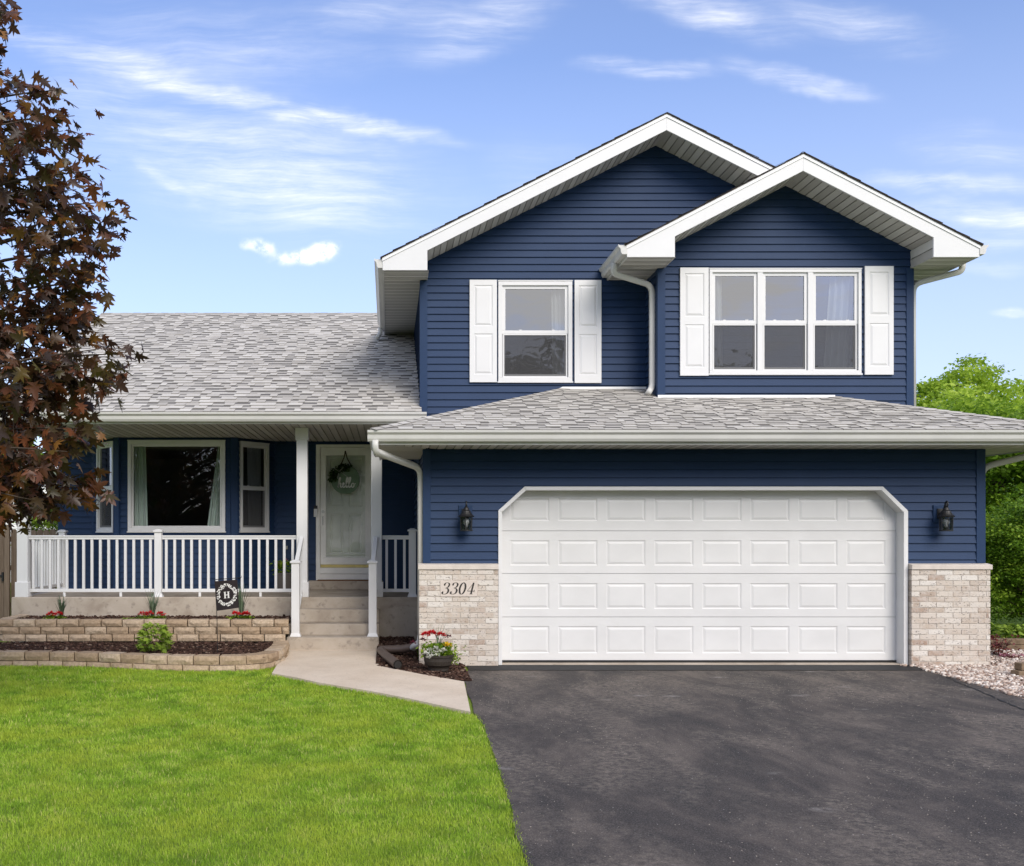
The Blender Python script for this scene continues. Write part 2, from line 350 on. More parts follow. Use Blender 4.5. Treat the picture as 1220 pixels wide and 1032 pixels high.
def M_(op, a, b=None, c=None, clamp=False):
    m = N.new('ShaderNodeMath'); m.operation = op; m.use_clamp = clamp
    for i, v_ in enumerate((a, b, c)):
        if v_ is None: continue
        if hasattr(v_, 'is_linked'): L.new(v_, m.inputs[i])
        else: m.inputs[i].default_value = v_
    return m.outputs[0]
yp = M_('MAXIMUM', M_('ABSOLUTE', sep.outputs[1]), 0.05)
fa = M_('DIVIDE', sep.outputs[0], yp); fe = M_('DIVIDE', sep.outputs[2], yp)
cmb = N.new('ShaderNodeCombineXYZ'); L.new(fa, cmb.inputs[0]); L.new(fe, cmb.inputs[1]); L.new(M_('MULTIPLY', M_('LESS_THAN', sep.outputs[1], 0.0), 7.3), cmb.inputs[2])
vec = cmb.outputs[0]
def wn(vec, scale, detail, rough=0.6, col=False):
    n_ = N.new('ShaderNodeTexNoise'); n_.inputs['Scale'].default_value = scale; n_.inputs['Detail'].default_value = detail; n_.inputs['Roughness'].default_value = rough
    L.new(vec, n_.inputs['Vector']); return n_.outputs['Color' if col else 'Fac']
def wmap(vec, loc=(0,0,0), rot=(0,0,0), scale=(1,1,1), typ='POINT'):
    m = N.new('ShaderNodeMapping'); m.vector_type = typ; m.inputs['Location'].default_value = loc; m.inputs['Rotation'].default_value = rot; m.inputs['Scale'].default_value = scale
    L.new(vec, m.inputs['Vector']); return m.outputs[0]
def vmath(op, a, b=None):
    m = N.new('ShaderNodeVectorMath'); m.operation = op
    for i, v_ in enumerate((a, b)):
        if v_ is None: continue
        if hasattr(v_, 'is_linked'): L.new(v_, m.inputs[i])
        else: m.inputs[i].default_value = v_
    return m
# wandering of the cloud edges
dn = vmath('SUBTRACT', wn(vec, 9, 4, 0.6, True), (0.5,0.5,0.5)).outputs[0]
wv = vmath('ADD', vec, vmath('MULTIPLY', dn, (0.10,0.035,0)).outputs[0]).outputs[0]
wd_ = vmath('ADD', vec, vmath('MULTIPLY', vmath('SUBTRACT', wn(vec, 4, 3, 0.5, True), (0.5,0.5,0.5)).outputs[0], (0.12,0.06,0)).outputs[0]).outputs[0]
wisp = wn(wmap(wd_, rot=(0,0,R(13)), scale=(3.2,30,1)), 1.0, 9, 0.68)
wispm = N.new('ShaderNodeMapRange'); wispm.inputs[1].default_value = 0.38; wispm.inputs[2].default_value = 0.64; L.new(wisp, wispm.inputs[0])
fine = wn(wmap(wd_, rot=(0,0,R(16)), scale=(16,110,1)), 1.0, 6, 0.65)
finem = N.new('ShaderNodeMapRange'); finem.inputs[1].default_value = 0.3; finem.inputs[2].default_value = 0.7; finem.inputs[3].default_value = 0.35; L.new(fine, finem.inputs[0])
clouds = None
def cloud(ax, ay, bx, by, wpx, amt, soft=1.0):     # a bank of cirrus given by two directions and a width
    global clouds
    a0, e0, a1, e1 = (ax-463)/F, (636-ay)/F, (bx-463)/F, (636-by)/F
    mx_, my_ = (a0+a1)/2, (e0+e1)/2; Ls = math.hypot(a1-a0, e1-e0)/2; an = math.atan2(e1-e0, a1-a0)
    p = vmath('SUBTRACT', wv, (mx_, my_, 0)).outputs[0]
    p = wmap(p, rot=(0,0,-an)); p = vmath('MULTIPLY', p, (1/Ls, F/wpx, 0)).outputs[0]
    ln = vmath('LENGTH', p).outputs['Value']
    mr = N.new('ShaderNodeMapRange'); mr.interpolation_type = 'SMOOTHERSTEP'
    mr.inputs[1].default_value = 1.25; mr.inputs[2].default_value = 0.0; mr.inputs[3].default_value = 0; mr.inputs[4].default_value = amt
    L.new(ln, mr.inputs[0]); r_ = mr.outputs[0]
    clouds = r_ if clouds is None else M_('ADD', clouds, r_)
for c_ in [(-120,10,300,108,22,0.8),(40,72,400,132,16,0.9),(260,112,560,176,15,1.5),(0,40,520,60,60,0.45),(-40,90,240,140,30,0.4),(40,130,560,250,100,0.85),(140,170,250,240,12,0.5),(200,225,520,235,50,0.5),
           (460,70,680,-10,46,0.9),(720,-30,970,50,30,1.2),(680,72,870,84,14,1.1),(850,70,1060,122,18,0.95),(900,0,1140,60,34,0.7),
           (1010,214,1260,226,16,1.3),(1060,246,1300,270,20,1.3),(1100,282,1260,290,14,0.7),(1060,300,1250,322,14,0.6),(1180,366,1250,368,7,1.1),(330,25,560,0,34,0.5),(1060,170,1260,190,30,0.7),(560,180,760,250,60,0.25)]:
    cloud(*c_)
base_c = M_('MULTIPLY', clouds, M_('ADD', M_('MULTIPLY', wispm.outputs[0], 0.85), 0.15))
base_c = M_('MULTIPLY', base_c, finem.outputs[0])
clouds = None
cloud(302,286,345,300,10,0.8); cloud(335,305,405,307,13,1.3); cloud(374,294,412,300,10,1.0)
pm = N.new('ShaderNodeMapRange'); pm.inputs[1].default_value = 0.36; pm.inputs[2].default_value = 0.56; L.new(wn(vec, 75, 6, 0.65), pm.inputs[0])
puff = M_('MULTIPLY', clouds, M_('ADD', M_('MULTIPLY', pm.outputs[0], 0.9), 0.12))
# unseen cloud cover added behind and above the camera for whiter, neutral light
gen = wn(wmap(tc.outputs['Generated'], scale=(1.6,1.6,6)), 2.4, 7, 0.6)
gm = N.new('ShaderNodeMapRange'); gm.inputs[1].default_value = 0.42; gm.inputs[2].default_value = 0.62; gm.inputs[4].default_value = 0.9; L.new(gen, gm.inputs[0])
bk = N.new('ShaderNodeMapRange'); bk.inputs[1].default_value = 0.35; bk.inputs[2].default_value = -0.1; L.new(sep.outputs[1], bk.inputs[0])
cl = M_('ADD', M_('ADD', M_('MULTIPLY', M_('MINIMUM', M_('MULTIPLY', base_c, 0.62), 0.62), M_('GREATER_THAN', sep.outputs[1], 0.0)), M_('MULTIPLY', puff, M_('GREATER_THAN', sep.outputs[1], 0.0))), M_('MULTIPLY', gm.outputs[0], bk.outputs[0]), clamp=True)
# faint milky veil low in the sky
tint = N.new('ShaderNodeMix'); tint.data_type = 'RGBA'; tint.blend_type = 'MULTIPLY'; tint.inputs[0].default_value = 1.0
L.new(sky.outputs[0], tint.inputs[6]); tint.inputs[7].default_value = (0.98, 0.91, 1.02, 1)
veil = N.new('ShaderNodeMapRange'); veil.inputs[1].default_value = 0.42; veil.inputs[2].default_value = 0.02; veil.inputs[3].default_value = 0.04; veil.inputs[4].default_value = 0.75; L.new(sep.outputs[2], veil.inputs[0])
mv = N.new('ShaderNodeMix'); mv.data_type = 'RGBA'; L.new(veil.outputs[0], mv.inputs[0]); L.new(tint.outputs[2], mv.inputs[6]); mv.inputs[7].default_value = (3.15,3.55,4.75,1)
mc = N.new('ShaderNodeMix'); mc.data_type = 'RGBA'; L.new(cl, mc.inputs[0]); L.new(mv.outputs[2], mc.inputs[6]); mc.inputs[7].default_value = (6.3,6.2,6.1,1)
L.new(mc.outputs[2], bg.inputs[0]); L.new(bg.outputs[0], wo.inputs[0])
sc.view_settings.view_transform = 'Standard'; sc.view_settings.look = 'None'; sc.view_settings.exposure = 0.84; sc.view_settings.gamma = 1.0
sc.cycles.max_bounces = 8; sc.cycles.transparent_max_bounces = 10; sc.cycles.use_adaptive_sampling = True

# ------------------------------------------------------------------ builder pieces
def siding(name, u0, u1, z0, z1, parent, O=(0,0,0), ang=0.0, cuts=None, holes=None, pitch=0.1016, mat='navy_vinyl'):
    """horizontal lap siding in local coords: x along the wall, -y outward"""
    m = MB(); i0 = int(math.floor(z0/pitch)); i1 = int(math.ceil(z1/pitch))
    seg = max(1, int((u1-u0)/0.9)); us = [u0+(u1-u0)*i/seg for i in range(seg+1)]
    for i in range(i0, i1):
        a, b = max(z0, i*pitch), min(z1, (i+1)*pitch)
        if b-a < 0.002: continue
        j = [random.uniform(-0.0016, 0.0016) for _ in us]
        for q in range(seg):
            p, r_ = us[q], us[q+1]
            m.face([(p,-0.016+j[q],a),(r_,-0.016+j[q+1],a),(r_,-0.006,a+0.062*(b-a)/pitch),(p,-0.006,a+0.062*(b-a)/pitch)] if False else [(p,-0.021+j[q],a),(r_,-0.021+j[q+1],a),(r_,-0.001,b),(p,-0.001,b)])
            m.face([(p,0.0,a),(r_,0.0,a),(r_,-0.021+j[q+1],a),(p,-0.021+j[q],a)])
    lc = [(Vector(c_), Vector(n_)) for c_, n_ in (cuts or [])]
    return m.build(name, mat, parent, cuts=lc, holes=holes, loc=O, rotz=ang)
def rect_hole(u0, u1, z0, z1):
    return [(Vector((u0,0,0)), Vector((-1,0,0))), (Vector((u1,0,0)), Vector((1,0,0))), (Vector((0,0,z0)), Vector((0,0,-1))), (Vector((0,0,z1)), Vector((0,0,1)))]
def ring(m, x0, x1, z0, z1, w_, y0, y1, wb=None, wt=None):
    wb = w_ if wb is None else wb; wt = w_ if wt is None else wt
    m.box(x0, x1, y0, y1, z1-wt, z1); m.box(x0, x1, y0, y1, z0, z0+wb)
    m.box(x0, x0+w_, y0, y1, z0+wb, z1-wt); m.box(x1-w_, x1, y0, y1, z0+wb, z1-wt)
def planks(name, O, A, B, la, lb, parent, mat='soffit_vinyl', pitch=0.102, cuts=None, down=(0,0,-1)):
    """plank panel: grooves run along B, repeat along A"""
    m = MB(); O = Vector(O); A = Vector(A).normalized(); B = Vector(B).normalized(); dn = Vector(down)
    n = int(math.ceil(la/pitch)); tn = 0.5
    for i in range(n):
        a0 = i*pitch; a1 = min(la, a0+pitch-0.016); a2 = min(la, a0+pitch); tn = 0.1+random.random()*0.3 + (0.55 if i % 2 else 0.0)
        def P(a, b, h): return O + A*a + B*b - dn*h
        e = lb
        m.face([P(a0,0,0),P(a1,0,0),P(a1,e,0),P(a0,e,0)], tn)
        m.face([P(a1,0,0),P(a1,0,0.009),P(a1,e,0.009),P(a1,e,0)], 0.0)
        m.face([P(a1,0,0.009),P(a2,0,0.009),P(a2,e,0.009),P(a1,e,0.009)], 0.0)
        m.face([P(a2,0,0.009),P(a2,0,0),P(a2,e,0),P(a2,e,0.009)], 0.0)
    return m.build(name, mat, parent, cuts=cuts)
def shingles(name, O, A, U, la, lu, parent, cuts=None, exposure=0.142, strips=True):
    """laminated shingles: courses along A, climbing along U"""
    m = MB(); O = Vector(O); A = Vector(A).normalized(); U = Vector(U).normalized(); Nn = A.cross(U).normalized()
    if Nn.z < 0: Nn = -Nn
    nr = int(math.ceil(lu/exposure))
    for r_ in range(nr):
        u0 = r_*exposure; u1 = u0+exposure*1.15
        def P(a, u, h): return O + A*a + U*u + Nn*h
        lift = False; x = -random.uniform(0, 0.3)
        while x < la:
            lift = not lift if random.random() < 0.8 else lift
            wd = (random.choice((0.10,0.14,0.17,0.21)) if lift else random.choice((0.11,0.15,0.18,0.22)))*random.uniform(0.9,1.1); a0, a1 = max(0,x), min(la,x+wd)
            if a1 > a0:
                h = 0.014 if lift else 0.005; cut = random.uniform(0.0, 0.004)
                tn = min(0.98, max(0.45, random.gauss(0.80, 0.11))) if lift else min(0.9, max(0.35, random.gauss(0.62, 0.12)))
                ub = u0-0.006 if lift else u0+cut
                if lift or random.random() < 0.15: m.face([P(a0,ub,h),P(a1,ub,h),P(a1,u1,0.001),P(a0,u1,0.001)], tn)
                else:                                    # darker granule band printed along the head of the lower layer
                    um = u0+exposure*random.uniform(0.56,0.66); bt = random.choice((0.0,0.0,0.03,0.06,0.10,0.25)); sk = 0.0
                    m.face([P(a0,ub,h),P(a1,ub,h),P(a1,um,h*0.5),P(a0,um,h*0.5)], tn)
                    m.face([P(a0,um,h*0.5),P(a1,um,h*0.5),P(a1,u1,0.0),P(a0,u1,0.0)], bt)
                m.face([P(a0,ub,0),P(a1,ub,0),P(a1,ub,h),P(a0,ub,h)], 0.25)
            x += wd
    return m.build(name, 'shingle', parent, cuts=cuts)
GP = [(0,0),(0.062,0),(0.080,0.030),(0.086,0.075),(0.112,0.100),(0.115,0.127),(0.108,0.127),(0.100,0.118),(0.0,0.118)]
def gutter(name, a, b, out, parent):
    """K-style gutter from a to b (bottom inner edge), out = outward unit vector"""
    m = MB(); a = Vector(a); b = Vector(b); out = Vector(out)
    m.prism([a + out*d + Vector((0,0,h)) for d, h in GP], b-a)
    return m.build(name, 'gutter_white', parent)
def spline(P, n=6):
    P = [Vector(p) for p in P]; out = []
    for i in range(len(P)-1):
        p0 = P[max(i-1,0)]; p1 = P[i]; p2 = P[i+1]; p3 = P[min(i+2,len(P)-1)]
        for j in range(n):
            t_ = j/n; out.append(0.5*((2*p1)+(p2-p0)*t_+(2*p0-5*p1+4*p2-p3)*t_*t_+(3*p1-p0-3*p2+p3)*t_**3))
    out.append(P[-1]); return out
def rounded(P, r=0.07, n=4):
    P = [Vector(p) for p in P]; out = [P[0]]
    for i in range(1, len(P)-1):
        a = (P[i-1]-P[i]); b = (P[i+1]-P[i]); ra = min(r, a.length*0.45, b.length*0.45)
        A = P[i]+a.normalized()*ra; B = P[i]+b.normalized()*ra
        for j in range(n+1):
            t_ = j/n; out.append((1-t_)**2*A + 2*t_*(1-t_)*P[i] + t_*t_*B)
    out.append(P[-1]); return out
def pipe(name, pts, parent, mat='gutter_white', r=0.036, rr=0.09):
    m = MB(); m.tube(rounded(pts, rr), r, 12, sq=0.55)
    for p in pts[1:-1]: pass
    return m.build(name, mat, parent, smooth=True)

exec_parts = []
# ------------------------------------------------------------------ THE HOUSE
XL, XR = 0.445, 7.37                       # garage wall
ML, MR, DM = 0.467, 7.15, 14.5             # main upper block
BL, BR, DB = 3.682, 7.13, 13.85            # projecting upper bay
ZS = 5.25                                  # upper eave soffit
ZG = 2.69                                  # garage eave soffit
ZP = 3.204                                 # porch ceiling
ZD = 0.705                                 # porch deck
DW = 17.2                                  # porch back wall
WL = -5.57                                 # left end of the wing
V3 = Vector
H = empty('house', (3.2, 3.0, 0), 'navy blue vinyl sided two storey house with white trim, grey shingle roofs and attached garage', 'house')
H.location = (0,0,0)

# --- garage front
def P2(x, z): return V3((x, 0, z))
GO = [(1.358,-0.1),(1.358,1.928),(1.684,2.224),(6.120,2.224),(6.430,1.925),(6.430,-0.1)]
GI = [(1.404,-0.1),(1.404,1.908),(1.703,2.178),(6.101,2.178),(6.376,1.905),(6.376,-0.1)]
hole = []
for i in range(5):
    (a, b), (c, d) = GO[i], GO[i+1]; nn = V3((-(d-b), 0, c-a)).normalized()
    hole.append((P2(a,b), nn))
siding('siding', XL, XR, 1.27, ZG, H, holes=[hole])
tm = MB()
for i in range(5):
    q = [GO[i], GO[i+1], GI[i+1], GI[i]]
    tm.prism([(x, -0.032, max(0.0,z)) for x, z in q], (0, 0.235, 0))
tm.build('garage_door_trim', 'white_trim', H, bevel=0.004)
def stamped(m, x0, x1, z0, z1, panels, y, depth=0.012, a=0.016, b=0.045, th=0.03, raised=0.0):
    """a board whose face carries stamped raised panels (all panels of one board in one row or one column)"""
    xs = sorted({p[0] for p in panels}); zs = sorted({p[2] for p in panels})
    panels = sorted(panels, key=lambda p: (p[2], p[0]))
    rows = {}
    for p in panels: rows.setdefault((p[2], p[3]), []).append(p)
    zc = z0
    for (za, zb), ps in sorted(rows.items()):
        m.face([(x0,y,zc),(x1,y,zc),(x1,y,za),(x0,y,za)]); xc = x0
        for p in sorted(ps):
            m.face([(xc,y,za),(p[0],y,za),(p[0],y,zb),(xc,y,zb)]); xc = p[1]
            r0 = (p[0],p[1],za,zb,y); r1 = (p[0]+a,p[1]-a,za+a,zb-a,y+depth); r2 = (p[0]+b,p[1]-b,za+b,zb-b,y-raised)
            for o_, i_ in ((r0,r1),(r1,r2)):
                O4 = [(o_[0],o_[4],o_[2]),(o_[1],o_[4],o_[2]),(o_[1],o_[4],o_[3]),(o_[0],o_[4],o_[3])]
                I4 = [(i_[0],i_[4],i_[2]),(i_[1],i_[4],i_[2]),(i_[1],i_[4],i_[3]),(i_[0],i_[4],i_[3])]
                for j in range(4): m.face([O4[j],O4[(j+1)%4],I4[(j+1)%4],I4[j]])
            m.face(I4)
        m.face([(xc,y,za),(x1,y,za),(x1,y,zb),(xc,y,zb)]); zc = zb
    m.face([(x0,y,zc),(x1,y,zc),(x1,y,z1),(x0,y,z1)])
    m.face([(x0,y+th,z0),(x0,y,z0),(x0,y,z1),(x0,y+th,z1)]); m.face([(x1,y,z0),(x1,y+th,z0),(x1,y+th,z1),(x1,y,z1)])
    m.face([(x0,y,z1),(x1,y,z1),(x1,y+th,z1),(x0,y+th,z1)]); m.face([(x0,y+th,z0),(x1,y+th,z0),(x1,y,z0),(x0,y,z0)])
gd = MB(); gd.box(1.39,6.39,0.21,0.24,0.03,2.21); gd = gd.build('garage_door', 'garage_white', H)
for (z0, z1, pa, pb) in ((0.045,0.592,0.137,0.479),(0.597,1.137,0.695,1.019),(1.142,1.674,1.24,1.5585),(1.679,2.21,1.799,2.084)):
    m = MB(); stamped(m, 1.395, 6.385, z0, z1, [(1.527+0.6036*i, 2.022+0.6036*i, pa, pb) for i in range(8)], 0.165, depth=0.008)
    m.build('door_section', 'garage_white', gd)
m = MB(); m.box(1.39,6.39,0.150,0.164,0.030,0.052); m.build('bottom_seal', 'black_iron', gd)
m = MB(); m.box(1.404,1.420,0.140,0.160,1.47,1.62); m.build('hinge', 'steel', gd)
m = MB(); m.box(1.2,6.55,-0.03,0.25,-0.04,0.022); m.build('garage_sill', 'old_concrete', H)
# corner posts of garage, upper block, bay
def post(x0, x1, D, z0, z1, dep=0.09, proud=0.026, side=None):
    m = MB(); m.box(x0, x1, Y(D)-proud, Y(D)+dep, z0, z1); return m.build('corner_post', 'navy_vinyl', H, bevel=0.003)
post(XL-0.022, XL+0.075, D0, 1.275, ZG-0.002); post(XR-0.09, XR+0.022, D0, 1.275, ZG-0.002)
# brick wainscot
def bricks(x0, x1, yf, z0, z1, left=False, right=False):
    m = MB(); m.box(x0+0.006, x1-0.006, yf+0.006, -0.001, z0, z1, 0.5, 1)
    cp = 0.0655; nrow = int(round((z1-z0)/cp)); cp = (z1-z0)/nrow
    for r_ in range(nrow):
        z = z0 + r_*cp; x = x0 - (0.1025 if r_ % 2 else 0.0)
        low = r_ < 3
        while x < x1-0.01:
            a, b = max(x, x0), min(x+0.196, x1)
            if b-a > 0.012:
                j = lambda s=0.0015: random.uniform(-s, s)
                tn = min(1, max(0.06, random.gauss(0.62, 0.28)))
                if random.random() < (0.22 if low else 0.03): tn = random.uniform(0, 0.2)
                yb = yf + random.uniform(-0.003, 0.002)
                m.box(a+j(), b-0.001+j(), yb, yf+0.05, z+0.0055+j(), z+cp-0.0030+j(), tn)
            x += 0.205
        for flag, xs in ((left, x0), (right, x1)):
            if flag:
                tn = random.choice((0.1,0.35,0.6,0.75)); s = -1 if flag == 'l' else 1
                m.box(xs-0.002, xs+0.02, yf+0.0, -0.002, z+0.0055, z+cp-0.003, tn) if xs == x0 else m.box(xs-0.02, xs+0.002, yf, -0.002, z+0.0055, z+cp-0.003, tn)
    return m.build('brick_wainscot', ['brick_face', 'mortar'], H, bevel=0.0025)
bricks(0.377, 1.350, -0.10, 0.0, 1.20, left=True)
bricks(6.438, 7.405, -0.10, 0.0, 1.195, left=True, right=True)
for a, b in ((0.362, 1.352), (6.434, 7.425)):
    m = MB(); m.prism([(a,-0.118,1.20),(a,-0.118,1.258),(a,-0.001,1.274),(a,-0.001,1.20)], (b-a,0,0)); m.build('stone_cap', 'limestone', H, bevel=0.004)
# garage side walls
siding('siding', 0, Y(DW)-0.0, 0.25, ZG+0.3, H, O=(XL, Y(DW), 0), ang=R(-90), cuts=[((3.0,0,ZG),(1,0,0))])
siding('siding', 0, 4.6-0.01, 0.25, ZG, H, O=(XL, Y(DW), 0), ang=R(-90), cuts=[((2.9,0,0),(-1,0,0))])
siding('siding', 0, 11.4, 0.2, ZG, H, O=(XR, 0, 0), ang=R(90))
m = MB(); m.box(XL+0.001, XL+0.06, 0.02, Y(DW), 0, 0.262); m.build('foundation', 'old_concrete', H)

# --- garage roof: front slope with a hip at each end
sg = 0.318; cg = 1/math.hypot(1, sg); EX0, EX1, ED = -0.215, 8.135, 11.785
ze = 2.842
rf = MB()
yb = Y(DM); x2 = EX0 + (DM-ED)
zt = ze + sg*(DM-ED)
rf.face([(EX0,Y(ED),ze),(EX1,Y(ED),ze),(EX1-(DM-ED),yb,zt),(x2,yb,zt)])
rf.face([(EX0,Y(ED),ze),(x2,yb,zt),(EX0,yb,ze)])
rf.face([(EX1,Y(ED),ze),(EX1,Y(24),ze),(EX1-(DM-ED),Y(24),zt),(EX1-(DM-ED),yb,zt)])
groof = rf.build('garage_roof', 'shingle_edge', H)
shingles('shingles', (EX0,Y(ED),ze+0.004), (1,0,0), (0,cg,sg*cg), EX1-EX0, (DM-ED+0.03)/cg, groof,
         cuts=[(V3((EX0,Y(ED),0)), V3((-1,1,0)).normalized()), (V3((EX1,Y(ED),0)), V3((1,1,0)).normalized())])
shingles('shingles', (EX0,Y(DM),ze+0.004), (0,-1,0), (cg,0,sg*cg), DM-ED, (DM-ED)/cg, groof, cuts=[(V3((EX0,Y(ED),0)), V3((1,-1,0)).normalized())])
shingles('shingles', (EX1,Y(ED),ze+0.004), (0,1,0), (-cg,0,sg*cg), 8, (DM-ED)/cg, groof, cuts=[(V3((EX1,Y(ED),0)), V3((-1,-1,0)).normalized())])
# hip caps
for (ax, dx) in ((EX0,1),(EX1,-1)):
    n = 26; hc = MB()
    for i in range(n):
        t0, t1 = i/n*(DM-ED), (i+1.25)/n*(DM-ED); hd = V3((dx,1,sg)); q = V3((1*dx,-1,0)).normalized()*0.10
        a = V3((ax,Y(ED),ze+0.026))+hd*t0; b = V3((ax,Y(ED),ze+0.016))+hd*t1
        tn = random.uniform(0.45,0.95)
        hc.face([a, b, b+q-V3((0,0,0.028)), a+q-V3((0,0,0.028))], tn); hc.face([b, a, a-q-V3((0,0,0.028)), b-q-V3((0,0,0.028))], tn)
    hc.build('hip_cap', 'shingle', groof)
# fascia, soffit, gutters of garage
m = MB(); m.box(-0.13,8.05,Y(11.87),Y(11.89),ZG-0.012,2.835); m.box(-0.13,-0.11,Y(11.8901),Y(14.38),ZG-0.012,2.835); m.box(8.03,8.05,Y(11.8901),Y(23),ZG-0.012,2.835)
m.build('fascia', 'gutter_white', H, bevel=0.002)
planks('soffit', (-0.11,Y(11.89),ZG), (1,0,0), (0,1,0), 8.14, 0.72, H, cuts=[(V3((-0.11,Y(11.89),0)),V3((-1,1,0)).normalized()),(V3((8.03,Y(11.89),0)),V3((1,1,0)).normalized())])
planks('soffit', (-0.11,Y(11.89),ZG), (0,1,0), (1,0,0), 2.46, 0.57, H, cuts=[(V3((-0.11,Y(11.89),0)),V3((1,-1,0)).normalized())])
planks('soffit', (7.36,Y(11.89),ZG), (0,1,0), (1,0,0), 10, 0.68, H, cuts=[(V3((8.03,Y(11.89),0)),V3((-1,-1,0)).normalized())])
gutter('gutter', (-0.245,Y(11.87),2.715), (8.165,Y(11.87),2.715), (0,-1,0), H)
gutter('gutter', (-0.13,Y(11.8702),2.715), (-0.13,Y(14.25),2.715), (-1,0,0), H)
gutter('gutter', (8.05,Y(11.8702),2.715), (8.05,Y(20),2.715), (1,0,0), H)
# flashing where walls meet the garage roof
m = MB()
zf = ze + sg*(DM-ED)
m.prism([(x2-0.1,Y(DM)-0.025,zf-0.01),(BL-0.0,Y(DM)-0.025,zf-0.01),(BL-0.0,Y(DM)-0.025,zf+0.030),(x2-0.02,Y(DM)-0.025,zf+0.030)], (0,0.02,0))
zf2 = ze + sg*(DB-ED)
m.prism([(BL-0.02,Y(DB)-0.045,zf2-0.01),(EX1-(DB-ED),Y(DB)-0.045,zf2-0.01),(EX1-(DB-ED),Y(DB)-0.045,zf2+0.028),(BL-0.02,Y(DB)-0.045,zf2+0.028)], (0,0.02,0))
m.build('flashing', 'white_metal', H)

# --- upper block and bay
def gable(x0, x1, xa, za, s, Df, Dw, Dend, xi0, xi1, right=True, cutx=None, gut=True, rightbox=True):
    zt = za - s*(xa-x0); hgt = 0.205; yf = Y(Df)
    top = lambda x: za - s*abs(x-xa)
    xr = cutx if cutx else x1
    f = MB()
    f.prism([(x0,yf,zt),(xa,yf,za),(xa,yf,za-hgt-0.01),(xi0,yf,top(xi0)-hgt),(xi0,yf,ZS),(x0,yf,ZS)], (0,0.03,0))
    if cutx: f.prism([(xa,yf,za),(xr,yf,top(xr)),(xr,yf,top(xr)-hgt),(xa,yf,za-hgt-0.01)], (0,0.03,0))
    else: f.prism([(xa,yf,za),(x1,yf,top(x1)),(x1,yf,ZS),(xi1,yf,ZS),(xi1,yf,top(xi1)-hgt),(xa,yf,za-hgt-0.01)], (0,0.03,0))
    f.build('rake_fascia', 'white_trim', H, bevel=0.003)
    f = MB()
    for a, b in ((x0-0.005, xa), (xa, xr+ (0 if cutx else 0.005))):
        f.prism([(a,yf-0.012,top(a)+0.006),(b,yf-0.012,top(b)+0.006),(b,yf-0.012,top(b)-0.040),(a,yf-0.012,top(a)-0.040)], (0,0.011,0))
    f.build('drip_edge', 'white_metal', H)
    r_ = MB(); dd = Dend-Df+0.03
    for a, b in ((x0-0.03, xa), (xa, xr if cutx else x1+0.03)):
        r_.prism([(a,yf-0.03,top(a)+0.018),(b,yf-0.03,top(b)+0.018),(b,yf-0.03,top(b)+0.008),(a,yf-0.03,top(a)+0.008)], (0,dd,0), 0.5)
    rr = r_.build('gable_roof', 'shingle_edge', H)
    for sgn, a in ((1, x0-0.03), (-1, xr if cutx else x1+0.03)):
        c_ = 1/math.hypot(1, s)
        if sgn < 0 and cutx: a = x1 + 0.03
        shingles('shingles', (a, yf-0.03 if sgn > 0 else Y(Dend), top(a)+0.020), (0,sgn,0), (sgn*c_,0,s*c_), dd, abs(xa-a)/c_, rr, exposure=0.2, cuts=[((xa,0,0),(sgn,0,0)), ((0,Y(Dend)+0.001,0),(0,1,0)), ((0,yf-0.03,0),(0,-1,0))])
    # rake soffit
    c_ = 1/math.hypot(1, s)
    L1 = (xa-xi0)/c_ + 0.01
    planks('soffit', (xa,yf+0.03,za-hgt-0.002), (-c_,0,-s*c_), (0,1,0), L1, Dw-Df, H, down=(0,0,-1))
    planks('soffit', (xa,yf+0.03,za-hgt-0.002), (c_,0,-s*c_), (0,1,0), ((xr if cutx else xi1)-xa)/c_+0.01, Dw-Df, H)
    # eave boxes
    b = MB(); b.box(x0+0.002, x0+0.022, yf+0.031, Y(Dend), ZS-0.0, zt-0.002)
    if not cutx: b.build('eave_fascia', 'gutter_white', H); b = MB(); b.box(x1-0.022, x1-0.002, yf+0.031, Y(Dend), ZS, zt-0.002)
    b.build('eave_fascia', 'gutter_white', H)
    planks('soffit', (x0+0.022,yf+0.03,ZS+0.008), (0,1,0), (1,0,0), Dend-Df, xi0-x0-0.0, H)
    if not cutx: planks('soffit', (xi1,yf+0.03,ZS+0.008), (0,1,0), (1,0,0), Dend-Df, x1-xi1-0.022, H)
    planks('soffit_return', (xi0-0.002,yf+0.03,ZS+0.0), (0,0,1), (0,1,0), top(xi0)-hgt-ZS, Dw-Df-0.03, H, down=(1,0,0))
    if not cutx: planks('soffit_return', (xi1+0.002,yf+0.03,ZS+0.0), (0,0,1), (0,1,0), top(xi1)-hgt-ZS, Dw-Df-0.03, H, down=(-1,0,0), pitch=0.13)
    return top
mt = gable(-0.083, 7.70, 3.808, 7.384, 0.506, 13.91, DM, 24, 0.531, 7.1, cutx=5.33)
bt = gable(3.11, 7.71, 5.41, 6.59, 0.517, 13.25, DB, 14.48, 3.736, 7.11)
gutter('gutter', (-0.083,Y(13.92),ZS+0.035), (-0.083,Y(18.15),ZS+0.035), (-1,0,0), H)
gutter('gutter', (3.11,Y(13.24),ZS+0.035), (3.11,Y(14.47),ZS+0.035), (-1,0,0), H)
gutter('gutter', (7.71,Y(13.24),ZS+0.035), (7.71,Y(20),ZS+0.035), (1,0,0), H)
def slopecut(xa, za, s): return [((xa,0,za),V3((-s,0,1)).normalized()), ((xa,0,za),V3((s,0,1)).normalized())]
MW = (1.562, 2.616, 3.811, 5.235)           # upper window over the garage
BW = (4.364, 6.432, 3.820, 5.238)           # triple window in the bay
